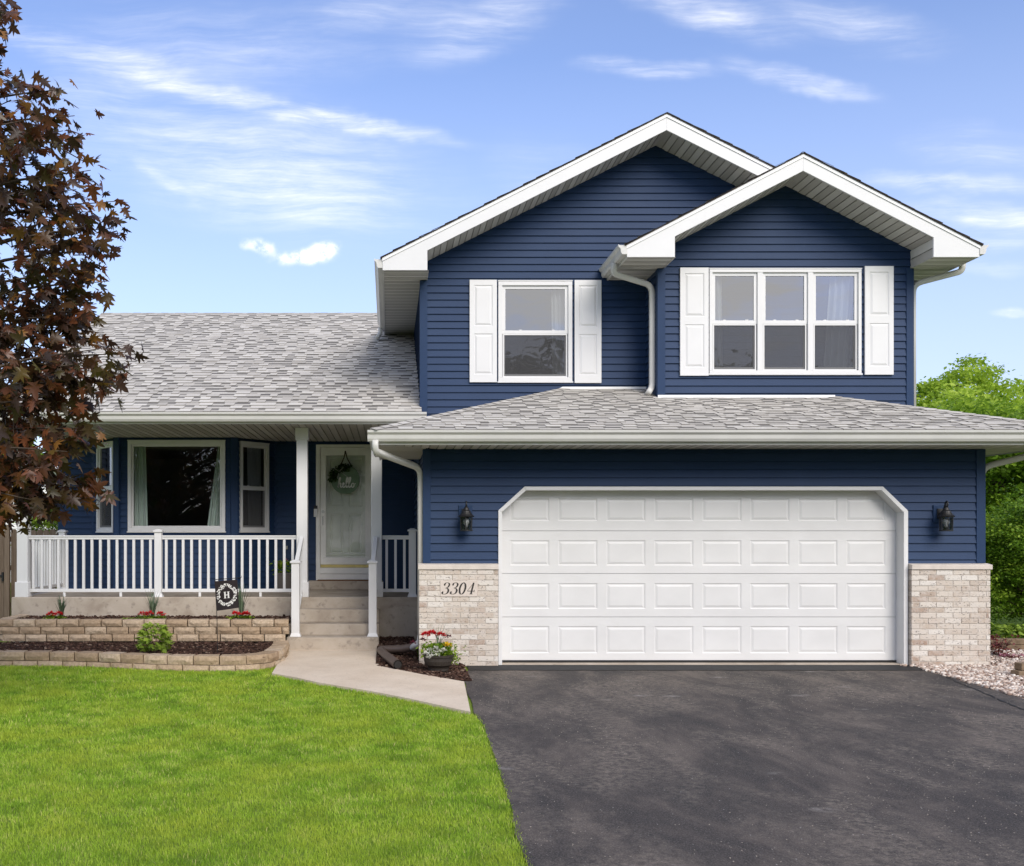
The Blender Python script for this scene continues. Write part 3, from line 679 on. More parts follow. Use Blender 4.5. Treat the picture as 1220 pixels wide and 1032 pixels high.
siding('siding', ML, MR, 2.95, 7.25, H, O=(0,Y(DM),0), cuts=slopecut(3.808, 7.384-0.205, 0.506), holes=[rect_hole(MW[0]+.02,MW[1]-.02,MW[2]+.02,MW[3]-.02)])
siding('siding', BL, BR, 3.35, 6.45, H, O=(0,Y(DB),0), cuts=slopecut(5.41, 6.59-0.205, 0.517), holes=[rect_hole(BW[0]+.02,BW[1]-.02,BW[2]+.02,BW[3]-.02)])
siding('siding', 0, DM-DB-0.001, 3.3, ZS+0.03, H, O=(BL,Y(DM),0), ang=R(-90))
siding('siding', 0, 24-DM-0.001, 2.9, ZS+0.03, H, O=(ML,Y(24),0), ang=R(-90))
siding('siding', 0, 24-DB, 2.9, ZS+0.03, H, O=(BR,Y(DB),0), ang=R(90))
siding('siding', -MR, -WL, 0.3, 7.2, H, O=(0,Y(24),0), ang=R(180), cuts=[((-3.808,0,7.17),V3((-0.506,0,1)).normalized()),((-3.808,0,7.17),V3((0.506,0,1)).normalized())])
post(ML-0.022, ML+0.085, DM, 2.95, ZS+0.002); post(BL-0.022, BL+0.085, DB, 3.4, ZS+0.002); post(BR-0.08, BR+0.022, DB, 3.3, ZS+0.002)
m = MB(); m.box(ML+0.001, ML+0.05, Y(DM)+0.03, Y(24), 2.9, 5.2); m.build('sheathing', 'navy_vinyl', H)

# --- windows
def window(O, ang, u0, u1, z0, z1, units, kind='hung', gl='window_glass', cas=0.058, sash=0.045, curtains=(), cmat='curtain', screen=True, mull=0.0):
    m = MB(); ring(m, u0, u1, z0, z1, cas, -0.042, 0.03); n = units; W_ = (u1-u0-2*cas-(n-1)*mull)/n
    xs = []
    for i in range(n):
        a = u0+cas+i*(W_+mull); xs.append((a, a+W_))
        if i: m.box(a-mull, a, -0.038, 0.03, z0+cas, z1-cas)
    m.box(u0-0.012, u1+0.012, -0.050, -0.001, z0-0.022, z0-0.0005)
    m.box(u0-0.006, u1+0.006, -0.048, -0.001, z1+0.0005, z1+0.016)
    wo_ = m.build('window', 'white_trim', H, bevel=0.004, loc=O, rotz=ang)
    za, zb = z0+cas, z1-cas; zm = (za+zb)/2 - 0.005
    for a, b in xs:
        if kind == 'fixed':
            s = MB(); ring(s, a, b, za, zb, sash, -0.012, 0.03); s.build('sash', 'white_trim', wo_, bevel=0.003)
            g = MB(); g.face([(a+sash,0.008,za+sash),(b-sash,0.008,za+sash),(b-sash,0.008,zb-sash),(a+sash,0.008,zb-sash)]); g.build('pane', gl, wo_)
        else:
            s = MB(); ring(s, a, b, zm-0.028, zb, sash, -0.014, 0.012, wb=0.05)
            for q in (0.28, 0.78): s.box(a+(b-a)*q-0.02, a+(b-a)*q+0.02, -0.008, 0.010, zm+0.0225, zm+0.034)
            s.build('upper_sash', 'white_trim', wo_, bevel=0.003)
            s = MB(); ring(s, a, b, za, zm+0.018, sash-0.004, 0.014, 0.042, wb=0.05); s.build('lower_sash', 'white_vinyl', wo_, bevel=0.003)
            g = MB(); g.face([(a+sash,0.0,zm+0.02),(b-sash,0.0,zm+0.02),(b-sash,0.0,zb-sash),(a+sash,0.0,zb-sash)]); g.build('pane', gl, wo_)
            g = MB(); g.face([(a+sash-.004,0.028,za+0.05),(b-sash+.004,0.028,za+0.05),(b-sash+.004,0.028,zm-0.02),(a+sash-.004,0.028,zm-0.02)]); g.build('pane', gl, wo_)
            if screen:
                g = MB(); ring(g, a+0.012, b-0.012, za+0.003, zm-0.029, 0.016, -0.012, -0.004)
                g = g.build('screen_frame', 'grey_plastic' if False else 'white_vinyl', wo_)
                g = MB(); g.face([(a+0.028,-0.008,za+0.019),(b-0.028,-0.008,za+0.019),(b-0.028,-0.008,zm-0.045),(a+0.028,-0.008,zm-0.045)]); g.build('insect_screen', 'insect_screen', wo_)
    for c0, c1, c2, c3 in curtains:                   # x range at the top, x range at the bottom
        c_ = MB(); n_ = 30
        for i in range(n_):
            t0, t1 = i/n_, (i+1)/n_
            w0, w1 = 0.13+0.03*math.sin(t0*22), 0.13+0.03*math.sin(t1*22)
            c_.face([(c2+(c3-c2)*t0,w0,z0+0.01),(c2+(c3-c2)*t1,w1,z0+0.01),(c0+(c1-c0)*t1,w1,z1+0.02),(c0+(c1-c0)*t0,w0,z1+0.02)])
        c_.build('curtain', cmat, wo_, smooth=True)
    return wo_
window((0,Y(DM),0), 0, *MW, 1, curtains=[(2.34,2.58,2.36,2.58)], sash=0.046)
window((0,Y(DB),0), 0, *BW, 3, cas=0.042, mull=0.074, curtains=[(4.30,4.58,4.30,4.60),(6.08,6.42,5.98,6.30)], sash=0.044)
window((0,Y(16.5),0), 0, -4.23, -2.65, 1.68, 3.145, 1, kind='fixed', gl='living_glass', cas=0.055, sash=0.034, curtains=[(-4.20,-3.98,-4.20,-3.94),(-2.78,-2.68,-2.98,-2.68)], cmat='sage_curtain')
aR = math.atan2(0.7, 0.611); aL = -math.atan2(0.7, 0.605)
window((-2.53,Y(16.5),0), aR, 0.13, 0.755, 1.68, 3.14, 1, gl='living_glass', cas=0.045, sash=0.034, curtains=[(0.42,0.72,0.45,0.72)])
window((-4.995,Y(17.2),0), aL, 0.185, 0.80, 1.68, 3.14, 1, cas=0.045, sash=0.034)
# rooms behind the windows
def room(x0, x1, d0, d1, z0, z1):
    m = MB(); a = [(x0,Y(d0)),(x0,Y(d1)),(x1,Y(d1)),(x1,Y(d0))]
    for i in range(3): m.face([(*a[i],z0),(*a[i+1],z0),(*a[i+1],z1),(*a[i],z1)])
    for z in (z0, z1): m.face([(*p,z) for p in a])
    return m.build('room', 'room_wall', H)
room(0.9, 3.3, 14.53, 17, 3.3, 5.5); room(3.75, 7.05, 13.88, 17, 3.4, 5.5); room(-5.4, -1.5, 17.24, 21, 0.75, 3.19)
m = MB(); m.face([(-4.97,Y(17.23),1.64),(-4.40,Y(16.54),1.64),(-2.52,Y(16.54),1.64),(-1.94,Y(17.23),1.64)]); m.build('bay_seat', 'white_vinyl', H)
# --- shutters
for x0, x1, z0, z1 in ((1.154,1.541,3.797,5.254),(2.648,3.028,3.787,5.250),(3.964,4.350,3.789,5.257),(6.475,6.863,3.803,5.277)):
    D_ = DM if x1 < 3.5 else DB; zm = z0+(z1-z0)*0.475
    m = MB(); stamped(m, x0, x1, z0, z1, [(x0+0.06,x1-0.06,z0+0.11,zm),(x0+0.06,x1-0.06,zm+0.105,z1-0.075)], Y(D_)-0.05, depth=0.010, a=0.014, b=0.042, th=0.034, raised=0.001)
    m.build('shutter', 'white_trim', H)

# --- left wing
siding('siding', WL, -4.98, ZD, ZP, H, O=(0,Y(DW),0))
siding('siding', -1.93, XL-0.01, ZD, ZP, H, O=(0,Y(DW),0), holes=[rect_hole(-1.215,-0.240,0.5,3.14)])
siding('siding', -4.39, -2.53, ZD, ZP, H, O=(0,Y(16.5),0), holes=[rect_hole(-4.21,-2.67,1.70,3.125)])
siding('siding', 0, 0.929, ZD, ZP, H, O=(-2.53,Y(16.5),0), ang=aR, holes=[rect_hole(0.15,0.735,1.70,3.12)])
siding('siding', 0, 0.925, ZD, ZP, H, O=(-4.995,Y(17.2),0), ang=aL, holes=[rect_hole(0.205,0.78,1.70,3.12)])
def vpost(x, D, w_=0.05, ang=0.0, z0=ZD, z1=ZP-0.002):
    m = MB(); m.box(-w_, w_, -w_, w_, z0, z1); m.build('corner_post', 'navy_vinyl', H, bevel=0.003, loc=(x,Y(D),0), rotz=ang)
vpost(WL+0.025, DW+0.025, 0.048); vpost(-4.40, 16.515, 0.055, R(-24)); vpost(-2.52, 16.515, 0.055, R(24)); vpost(-4.995, 17.22, 0.04, R(-24)); vpost(-1.915, 17.22, 0.04, R(24))
siding('siding', 0, 24-DW, ZD-0.4, 6.3, H, O=(WL,Y(24),0), ang=R(-90), cuts=[((24-20.0,0,5.90),V3((0.46,0,1)).normalized()),((24-20.0,0,5.90),V3((-0.46,0,1)).normalized())])
m = MB(); m.box(WL+0.01, WL+0.06, Y(DW)+0.06, Y(24), -0.05, ZD); m.build('foundation', 'old_concrete', H)
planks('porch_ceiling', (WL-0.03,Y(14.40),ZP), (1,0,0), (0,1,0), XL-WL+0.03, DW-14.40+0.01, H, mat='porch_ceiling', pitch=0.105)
m = MB(); m.box(-5.65, 0.5, Y(14.39), Y(14.41), ZP-0.008, 3.345); m.build('fascia', 'gutter_white', H)
gutter('gutter', (-5.68,Y(14.39),3.225), (0.535,Y(14.39),3.225), (0,-1,0), H)
sw = 0.46; cw = 1/math.hypot(1, sw); wz = 3.352; WD = 14.30; RD = 20.0; rz = wz+sw*(RD-WD)
m = MB(); wx = -5.65
m.face([(wx,Y(WD),wz),(ML,Y(WD),wz),(ML,Y(RD),rz),(wx,Y(RD),rz)]); m.face([(wx,Y(RD),rz),(ML,Y(RD),rz),(ML,Y(25.7),wz),(wx,Y(25.7),wz)])
wr = m.build('wing_roof', 'shingle_edge', H)
shingles('shingles', (wx,Y(WD),wz+0.004), (1,0,0), (0,cw,sw*cw), ML-wx, (RD-WD)/cw, wr, cuts=[((0,Y(RD),0),(0,1,0))])
shingles('shingles', (wx,Y(25.7),wz+0.004), (1,0,0), (0,-cw,sw*cw), ML-wx, (RD-WD)/cw, wr, exposure=0.25, cuts=[((0,Y(RD),0),(0,-1,0))])
m = MB()
n_ = 30
for i in range(n_):
    a, b = wx+(ML-wx)*i/n_, wx+(ML-wx)*(i+1)/n_; tn = random.uniform(0.35,0.6); h_ = 0.014
    m.face([(a,Y(RD)-0.12,rz-0.045),(b,Y(RD)-0.12,rz-0.045),(b,Y(RD),rz+h_),(a,Y(RD),rz+h_)], tn); m.face([(a,Y(RD),rz+h_),(b,Y(RD),rz+h_),(b,Y(RD)+0.12,rz-0.045),(a,Y(RD)+0.12,rz-0.045)], tn)
m.build('ridge_cap', 'shingle', wr)
m = MB(); m.prism([(wx-0.02,Y(WD),wz),(wx-0.02,Y(RD),rz),(wx-0.02,Y(25.7),wz),(wx-0.02,Y(25.7),wz-0.16),(wx-0.02,Y(RD),rz-0.17),(wx-0.02,Y(WD),wz-0.16)], (0.035,0,0)); m.build('rake_fascia', 'white_trim', H)
m = MB(); m.tube([(X(103,21.5),Y(21.5),4.6),(X(103,21.5),Y(21.5),Z(376,21.5))], 0.055, 14); m.build('vent_pipe', 'white_vinyl', H, smooth=False)
m = MB(); m.box(XL-0.02, ML+0.01, Y(14.42), Y(DW), ZG-0.1, 3.36); m.build('sheathing', 'navy_vinyl', H)
# columns
for x in (-5.41, -1.28, -0.18):
    m = MB(); yc = Y(15.07); m.box(x-0.08,x+0.08,yc-0.08,yc+0.08,ZD+0.001,ZP); c_ = m.build('porch_column', 'white_vinyl', H, bevel=0.006)
    m = MB(); m.box(x-0.097,x+0.097,yc-0.097,yc+0.097,ZP-0.175,ZP-0.003); m.build('column_cap', 'white_vinyl', c_, bevel=0.004)
    m = MB(); m.box(x-0.1,x+0.1,yc-0.1,yc+0.1,ZD+0.0015,ZD+0.22); m.build('column_base', 'white_vinyl', c_, bevel=0.004)
# porch floor and door step
m = MB(); m.box(-5.555, XL-0.004, Y(14.95), Y(DW)+0.05, -0.05, ZD); m.build('porch_floor', 'old_concrete', H, bevel=0.012)
m = MB(); m.box(-1.345, -0.10, Y(16.90), Y(DW)-0.02, ZD+0.001, 0.853); m.build('door_step', 'old_concrete', H, bevel=0.01)
# --- front door
fx0, fx1 = -1.228, -0.227
m = MB(); m.box(fx0,fx0+0.07,-0.035,0.11,0.855,3.148); m.box(fx1-0.07,fx1,-0.035,0.11,0.855,3.148); m.box(fx0+0.07,fx1-0.07,-0.035,0.11,3.098,3.148)
m.box(fx0+0.07,fx1-0.07,-0.030,0.11,0.855,0.96); m.box(fx0+0.07,fx1-0.07,-0.045,0.11,0.963,1.066)
door = m.build('front_door', 'aged_white', H, bevel=0.004, loc=(0,Y(DW),0))
m = MB(); ring(m, fx0+0.074, fx1-0.074, 1.12, 3.094, 0.095, -0.022, 0.016, wb=0.12, wt=0.13); m.build('storm_door_frame', 'aged_white', door, bevel=0.004)
m = MB(); m.box(fx0+0.074, fx1-0.074, -0.034, 0.012, 1.068, 1.117); m.build('threshold', 'brass', door, bevel=0.003)
gx0, gx1 = fx0+0.169, fx1-0.169
m = MB(); m.face([(gx0,0,1.24),(gx1,0,1.24),(gx1,0,2.964),(gx0,0,2.964)]); m.build('pane', 'door_glass', door)
m = MB(); m.box(gx0, gx1, -0.006, -0.001, 1.245, 1.262); m.box(gx0, gx1, -0.006, -0.001, 1.30, 1.312); m.build('glazing_bead', 'steel', door)
m = MB(); cx = (gx0+gx1)/2
pn = []
for (za, zb) in ((1.30,1.98),(2.10,2.62),(2.70,2.93)):
    pn += [(cx-0.275,cx-0.045,za,zb),(cx+0.045,cx+0.275,za,zb)]
stamped(m, fx0+0.071, fx1-0.071, 1.07, 3.09, pn, 0.10, depth=0.016, a=0.02, b=0.055, th=0.04); m.build('inner_door', 'aged_white', door)
m = MB(); m.lathe([(0,0.012),(0.026,0.012),(0.028,0),(0,0)], (0,0,0), 16)
rot = Matrix.Rotation(R(90), 4, 'X')
def rotmb(m, M): m.v = [tuple(M @ V3(v_)) for v_ in m.v]; return m
hx = fx0+0.118
rotmb(m, Matrix.Translation((hx,-0.022,2.012)) @ rot); m.tube([(hx,-0.03,1.93),(hx,-0.065,1.92),(hx,-0.065,1.80),(hx,-0.03,1.79)], 0.008, 8); m.build('door_handle', 'steel', door)
m = MB(); m.box(fx0-0.035, fx0+0.025, -0.062, -0.037, 1.925, 2.06); m.build('doorbell_body', 'white_vinyl', door, bevel=0.004)
m = MB(); m.box(fx0-0.036, fx0+0.026, -0.064, -0.036, 2.06, 2.115); m.build('doorbell_camera', 'black_iron', door, bevel=0.004)
# outlet on porch wall
ox, oz = X(340.5,DW), Z(652.5,DW)
m = MB(); m.box(ox-0.036, ox+0.036, Y(DW)-0.045, Y(DW)-0.014, oz-0.03, oz+0.03); m.build('outlet_cover', 'grey_plastic', H, bevel=0.004)

# --- downspouts
pipe('downspout', [(-0.155,Y(11.81),2.73),(-0.155,Y(11.83),2.60),(0.400,Y(12.67),2.455),(0.400,Y(12.67),0.24)], H, r=0.037, rr=0.14)
pipe('downspout', [(3.045,Y(13.72),5.30),(3.045,Y(13.75),5.16),(3.630,Y(13.99),5.06),(3.630,Y(13.99),3.66),(3.55,Y(13.90),3.56)], H, r=0.040, rr=0.12)
pipe('downspout', [(7.775,Y(13.75),5.30),(7.775,Y(13.78),5.20),(7.205,Y(13.96),5.07),(7.205,Y(13.96),3.30)], H, r=0.037, rr=0.12)
pipe('downspout', [(8.12,Y(12.5),2.75),(8.12,Y(12.5),2.66),(7.425,Y(12.72),2.47),(7.425,Y(12.72),0.12)], H, r=0.036, rr=0.12)
pipe('downspout', [(-0.15,Y(18.05),5.30),(-0.15,Y(18.05),5.20),(-0.20,Y(17.92),5.10)], H, r=0.035, rr=0.06)
# ------------------------------------------------------------------ THE GROUND
def DG(py, z=0.0): return (EYE - z)*F/(py-636.0)          # distance of a point of the ground seen at that row
def sheet(name, pts, z, mat, th=0.0, kind='structure', parent=None):
    m = MB()
    if th: m.prism([(x, y, z-th) for x, y in pts], (0,0,th))
    else: m.face([(x, y, z) for x, y in pts])
    o = m.build(name, mat, parent)
    if kind: o['kind'] = kind
    return o
sheet('ground', [(-400,-120),(400,-120),(400,900),(-400,900)], 0.0, 'turf_soil')
DL = [(12.58,0.955),(11.9,0.93),(11.27,0.848),(9.36,0.776),(8.6,0.80),(6.53,0.745),(5.01,0.685),(2,0.62),(-4,0.6)]
def drive_left(D):
    for (a, xa), (b, xb) in zip(DL, DL[1:]):
        if D >= b: return xa+(xb-xa)*(a-D)/(a-b) if D <= a else xa
    return 0.6
dl = []
for (a, xa), (b, xb) in zip(DL, DL[1:]):
    n = max(2, int((a-b)/0.12))
    for i in range(n):
        t_ = i/n; dl.append((xa+(xb-xa)*t_+0.018*mnoise.noise((a+(b-a)*t_, 3.1, 0))*2+random.uniform(-.006,.006), Y(a+(b-a)*t_)))
dr = [(6.22,Y(-4)),(6.22,Y(8)),(6.26,Y(9.9)),(6.33,Y(11.0)),(6.40,Y(12.3)),(6.40,Y(12.58))]
sheet('driveway', dl+dr, 0.012, 'asphalt')
sheet('driveway_verge', [(6.18,Y(-4)),(8.6,Y(-4)),(8.6,Y(9.6)),(7.2,Y(9.75)),(6.2,Y(10.0))], 0.006, 'asphalt')
n = 60; e1 = [(0.96+5.5*i/n, Y(12.08)+0.035*mnoise.noise((i*0.45,1,0))+random.uniform(-.012,.012)) for i in range(n+1)]
sheet('driveway_sealed_strip', e1+[(6.46,Y(12.585)),(0.96,Y(12.585))], 0.017, 'asphalt_sealer')
def chips(name, n, inside, x0, x1, y0, y1, zf, mat='mulch_chip', smin=0.012, smax=0.05, label=None, cat=None, flat=0.35, stones=False, tones=None):
    Vs = []; Fs = []; Ts = []; c = 0
    base = np.array([(-1,-1,-1),(1,-1,-1),(1,1,-1),(-1,1,-1),(-1,-1,1),(1,-1,1),(1,1,1),(-1,1,1)], float)
    fc = np.array([(0,1,5,4),(1,2,6,5),(2,3,7,6),(3,0,4,7),(4,5,6,7)])
    if stones:
        base = base*0.75; base = np.vstack([base, [(0,0,1.0),(1.05,0,0),(-1.05,0,0),(0,1.05,0),(0,-1.05,0)]])
        fc = np.array([(4,5,8,8),(5,6,8,8),(6,7,8,8),(7,4,8,8),(0,1,12,12),(1,5,12,12),(5,4,12,12),(4,0,12,12),(1,2,9,9),(2,6,9,9),(6,5,9,9),(5,1,9,9),(2,3,11,11),(3,7,11,11),(7,6,11,11),(6,2,11,11),(3,0,10,10),(0,4,10,10),(4,7,10,10),(7,3,10,10)])[:, :3]
    while c < n:
        x, y = rng.uniform(x0,x1), rng.uniform(y0,y1)
        if not inside(x, y): n -= 0.4; continue
        s_ = rng.uniform(smin, smax)
        sc_ = np.array((s_*0.5, s_*rng.uniform(.12,.4), s_*rng.uniform(.06,.16))) if not stones else np.array((s_*0.5, s_*rng.uniform(.3,.5), s_*rng.uniform(.2,.4)))
        a = rng.uniform(0, 6.283); tl = rng.normal(0, flat)
        p = base*sc_*(1+rng.uniform(-.18,.18,(len(base),3)))
        p = np.stack([p[:,0]*math.cos(tl)-p[:,2]*math.sin(tl), p[:,1], p[:,0]*math.sin(tl)+p[:,2]*math.cos(tl)], 1)
        p = np.stack([p[:,0]*math.cos(a)-p[:,1]*math.sin(a), p[:,0]*math.sin(a)+p[:,1]*math.cos(a), p[:,2]], 1)
        p += (x, y, zf(x,y)+s_*0.12+rng.uniform(0,0.01)); Vs.append(p); Fs.append(fc+c*len(base)); Ts.append(np.full(len(fc), rng.uniform(0,1))); c += 1
    o = np_mesh(name, np.vstack(Vs), np.vstack(Fs), np.concatenate(Ts), mat, nper=fc.shape[1])
    tag(o, label, cat, kind='stuff'); return o
chips('driveway_grit', 2600, lambda x, y: drive_left(y+D0)+0.05 < x < 6.2 and mnoise.noise((x*1.1, y*0.55, 4.2)) > 0.05+random.uniform(-.25,.15), 0.6, 6.3, Y(4.2), Y(12.0), lambda x, y: 0.011, 'grit_stone', 0.003, 0.0085, 'pale grit scattered over the asphalt driveway', 'grit', 0.3, True)
# the crack along the right side of the drive
cr = MB(); pts = [(X(1118,11.9),Y(11.9)),(X(1140,11.15),Y(11.15)),(X(1165,10.55),Y(10.55)),(X(1200,9.75),Y(9.75)),(X(1222,9.35),Y(9.35)),(6.05,Y(8.6)),(6.1,Y(6))]
P = []
for (ax, ay), (bx, by) in zip(pts, pts[1:]):
    for i in range(8): P.append((ax+(bx-ax)*i/8+random.uniform(-.012,.012), ay+(by-ay)*i/8))
for i, ((ax, ay), (bx, by)) in enumerate(zip(P, P[1:])):
    w0, w1 = 0.012+0.006*math.sin(i*1.7), 0.012+0.006*math.sin((i+1)*1.7); cr.face([(ax-w0,ay,0.0155),(ax+w0,ay,0.0155),(bx+w1,by,0.0155),(bx-w1,by,0.0155)])
tag(cr.build('driveway_crack', 'asphalt_sealer'), kind='structure')
def gp(px, py, z=0.0): D = DG(py, z); return (X(px, D), Y(D))
WZ = 0.032
walkf = [gp(324,802,WZ), gp(352,807,WZ), gp(379,813,WZ), gp(410,818,WZ), gp(440,823,WZ), gp(477,830,WZ), gp(505,836,WZ), gp(532,842,WZ), gp(560.5,848,WZ)]
walkb = [gp(553,812,WZ), gp(501,803,WZ), gp(452.5,793.5,WZ), (-0.135,Y(13.3)), (-0.135,Y(14.11)), (-1.43,Y(14.11)), (-1.40,Y(13.4))]
sheet('walkway', walkf+walkb, WZ, 'walk_concrete', 0.06)
walkpoly = walkf
sheet('street', [(-300,-33),(300,-33),(300,-25),(-300,-25)], 0.008, 'asphalt')
# soil of the beds
LW = [(-90,12.62),(0,12.52),(60,12.50),(110,12.42),(160,12.25),(200,12.14),(245,12.09),(290,12.13),(318,12.30),(333,12.62),(340,13.1),(343.5,13.55),(343.8,13.86)]
LW = [V3((X(a,b), Y(b), 0)) for a, b in LW]; LWs = spline(LW, 8)
def bumpy(name, inside, x0, x1, y0, y1, zf, mat, step=0.06, kind='structure'):
    nx, ny = int((x1-x0)/step)+1, int((y1-y0)/step)+1; m = MB(); idx = {}
    for j in range(ny+1):
        for i in range(nx+1):
            x, y = x0+i*step, y0+j*step
            idx[i,j] = len(m.v); m.v.append((x, y, zf(x,y) + 0.014*mnoise.noise((x*9,y*9,0)) + random.uniform(-.004,.004)))
    for j in range(ny):
        for i in range(nx):
            if inside(x0+(i+.5)*step, y0+(j+.5)*step): m.f.append((idx[i,j],idx[i+1,j],idx[i+1,j+1],idx[i,j+1])); m.tone.append(0.5); m.mi.append(0)
    o = m.build(name, mat, smooth=True); o['kind'] = kind; return o
def wall_y(x):          # front of the lower wall at a given x
    best = -9
    for a, b in zip(LWs, LWs[1:]):
        if min(a.x,b.x) <= x <= max(a.x,b.x) and abs(a.x-b.x) > 1e-6:
            return a.y+(b.y-a.y)*(x-a.x)/(b.x-a.x)
    return LWs[0].y if x < LWs[0].x else 1.3
lowbed = lambda x, y: -6.3 < x < -1.42 and wall_y(x)+0.07 < y < Y(13.98)
upbed = lambda x, y: -5.45 < x < -1.4 and Y(14.0) < y < Y(14.97)
LZ, UZ = 0.145, 0.42
bumpy('lower_bed_soil', lowbed, -6.3, -1.40, Y(12.1), Y(14.0), lambda x,y: LZ, 'mulch_soil')
bumpy('upper_bed_soil', upbed, -5.5, -1.38, Y(13.98), Y(15.0), lambda x,y: UZ, 'mulch_soil')
wb = walkb[:3]
def mul_in(x, y):
    if x < -0.14 or x > 0.96 or y > Y(14.97): return False
    if x > 0.37 and y > -0.05: return False
    pts_ = sorted([(p[0], p[1]) for p in wb]); f_ = pts_[0][1]
    if x < pts_[0][0]: return y > pts_[0][1]+0.0
    for (ax, ay), (bx, by) in zip(pts_, pts_[1:]):
        if ax <= x <= bx: f_ = ay+(by-ay)*(x-ax)/(bx-ax); return y > f_
    return x < drive_left(12)-0.02 and y > pts_[-1][1]
mz = lambda x, y: 0.022 + 0.09*max(0, min(1, (y+0.3)/2.4))
bumpy('mulch_bed_soil', mul_in, -0.16, 0.98, Y(11.2), Y(15.0), mz, 'mulch_soil', 0.04)
chips('mulch', 4200, lowbed, -5.7, -1.4, Y(12.1), Y(13.95), lambda x,y: LZ, label='dark brown bark mulch over the lower flower bed', cat='mulch')
chips('mulch', 2600, upbed, -5.5, -1.4, Y(14.0), Y(14.95), lambda x,y: UZ, label='dark brown bark mulch over the upper flower bed against the porch', cat='mulch')
chips('mulch', 3600, mul_in, -0.15, 0.96, Y(11.2), Y(14.95), mz, label='dark brown bark mulch between steps, walkway and brick corner', cat='mulch')
def gravel_in(x, y):
    D = y+D0
    if D > 12.5 and x < 7.46: return False
    if D < 12.45:
        lim = 6.40 if D > 12.3 else 6.26+0.14*(D-9.9)/2.4
        return x > lim+0.02*math.sin(y*14) and D > 9.85+0.10*(x-6.2)
    return D < 14.1
sheet('gravel_ground', [(6.27,Y(9.9)),(8.9,Y(10.1)),(8.9,Y(14.2)),(7.40,Y(14.2)),(7.40,Y(12.6)),(6.41,Y(12.6)),(6.41,Y(12.3))], 0.009, 'gravel_ground')
chips('gravel', 9500, gravel_in, 6.25, 8.8, Y(9.85), Y(14.1), lambda x,y: 0.012, 'gravel_stone', 0.02, 0.052, 'pale pink and buff gravel stones beside the right brick pillar', 'gravel', 0.3, True)

# ------------------------------------------------------------------ block walls of the beds
def blocks_along(m, path, L_, h, dep, z, off=0.0, ms=None):
    P = [V3((p.x,p.y,0)) for p in path]; cum = [0]
    for a, b in zip(P, P[1:]): cum.append(cum[-1]+(b-a).length)
    def at(s_):
        s_ = max(0, min(cum[-1]-1e-6, s_))
        for i in range(len(P)-1):
            if cum[i+1] >= s_: return P[i].lerp(P[i+1], (s_-cum[i])/(cum[i+1]-cum[i]+1e-9))
        return P[-1]
    s0 = -off
    while s0 < cum[-1]-0.03:
        L2 = L_*random.uniform(0.97,1.03); a, b = at(max(0,s0)), at(min(cum[-1],s0+L2))
        if (b-a).length > 0.05:
            t_ = (b-a).normalized(); nn = V3((t_.y,-t_.x,0)); g = 0.006
            A = a+t_*g; B = b-t_*g; nx, nz = 5, 3; tn = random.random(); zz = z+random.uniform(-.002,.002)
            fr = {}
            vs = []
            for j in range(nz):
                for i in range(nx):
                    u, v_ = i/(nx-1), j/(nz-1); edge = i in (0,nx-1) or j in (0,nz-1)
                    o_ = random.uniform(-0.004,0.004) if edge else random.uniform(0.006,0.024)
                    if i in (0,nx-1): o_ -= 0.012
                    vs.append(A.lerp(B,u)+nn*(o_-(0.006 if j==nz-1 else 0))+V3((0,0,zz+0.003+v_*(h-0.005))))
            q = len(vs)
            for j in (0, nz-1):
                for u in (0.1, 0.9): vs.append(A.lerp(B,u)-nn*dep+V3((0,0,zz+0.003+(j/(nz-1))*(h-0.005))))
            fs = [(j*nx+i, j*nx+i+1, (j+1)*nx+i+1, (j+1)*nx+i) for j in range(nz-1) for i in range(nx-1)]
            fs += [tuple((nz-1)*nx+i for i in range(nx))+(q+3,q+2), (q,q+1,q+3,q+2)]
            fs += [tuple(j*nx for j in range(nz))[::-1]+(q,q+2), tuple(j*nx+nx-1 for j in range(nz))+(q+3,q+1)]
            m.raw(vs, fs, tn)
        s0 += L2
wallL = empty('retaining_wall', (-3.4,Y(12.2),0), 'low curved tan concrete block edging wall between the lawn and the lower mulch bed', 'garden wall')
wallU = empty('retaining_wall', (-3.4,Y(13.9),LZ), 'straight three course tan block wall holding the upper bed in front of the porch', 'garden wall')
def kid(o, parent):
    o.parent = parent; o.matrix_parent_inverse = parent.matrix_basis.inverted(); return o
bpy.context.view_layer.update()
for i, (z, h, off, back) in enumerate(((-0.03,0.100,0.12,0.0),(0.072,0.108,0.0,0.018))):
    m = MB(); path = [p+V3((0,back,0)) for p in LWs]; blocks_along(m, path, 0.318, h, 0.20, z, off)
    kid(m.build('cap_course' if i else 'block_course', 'garden_block', bevel=0.006), wallL)
for i, (z, h, off, back) in enumerate(((0.165,0.097,0.10,0.0),(0.264,0.097,0.22,0.012),(0.363,0.097,0.02,0.020))):
    m = MB(); path = [V3((-5.44+back,Y(14.85),0)), V3((-5.46+back,Y(14.3),0)), V3((-5.42+back,Y(13.9)+back,0)), V3((-1.365,Y(13.9)+back,0))]
    blocks_along(m, path, 0.298, h, 0.19, z, off)
    kid(m.build('cap_course' if i == 2 else 'block_course', 'garden_block', bevel=0.006), wallU)
# timbers at the far right
for loc, (a, b), rz_, lab in (((7.95,Y(14.25),0.0),(0,3.0),R(-4),'long weathered landscape timber edging the gravel in front of the hedge'),((X(1214,11.5),Y(11.5),0.0),(0,1.6),R(8),'short landscape timber end at the right edge of the gravel strip')):
    m = MB(); m.box(a,b,0,0.13,0.0,0.085); m.box(a+0.04,b,0.005,0.125,0.088,0.17); tag(m.build('landscape_timber', 'timber', bevel=0.01, loc=loc, rotz=rz_), lab, 'timber edging', 'timbers edging the gravel')

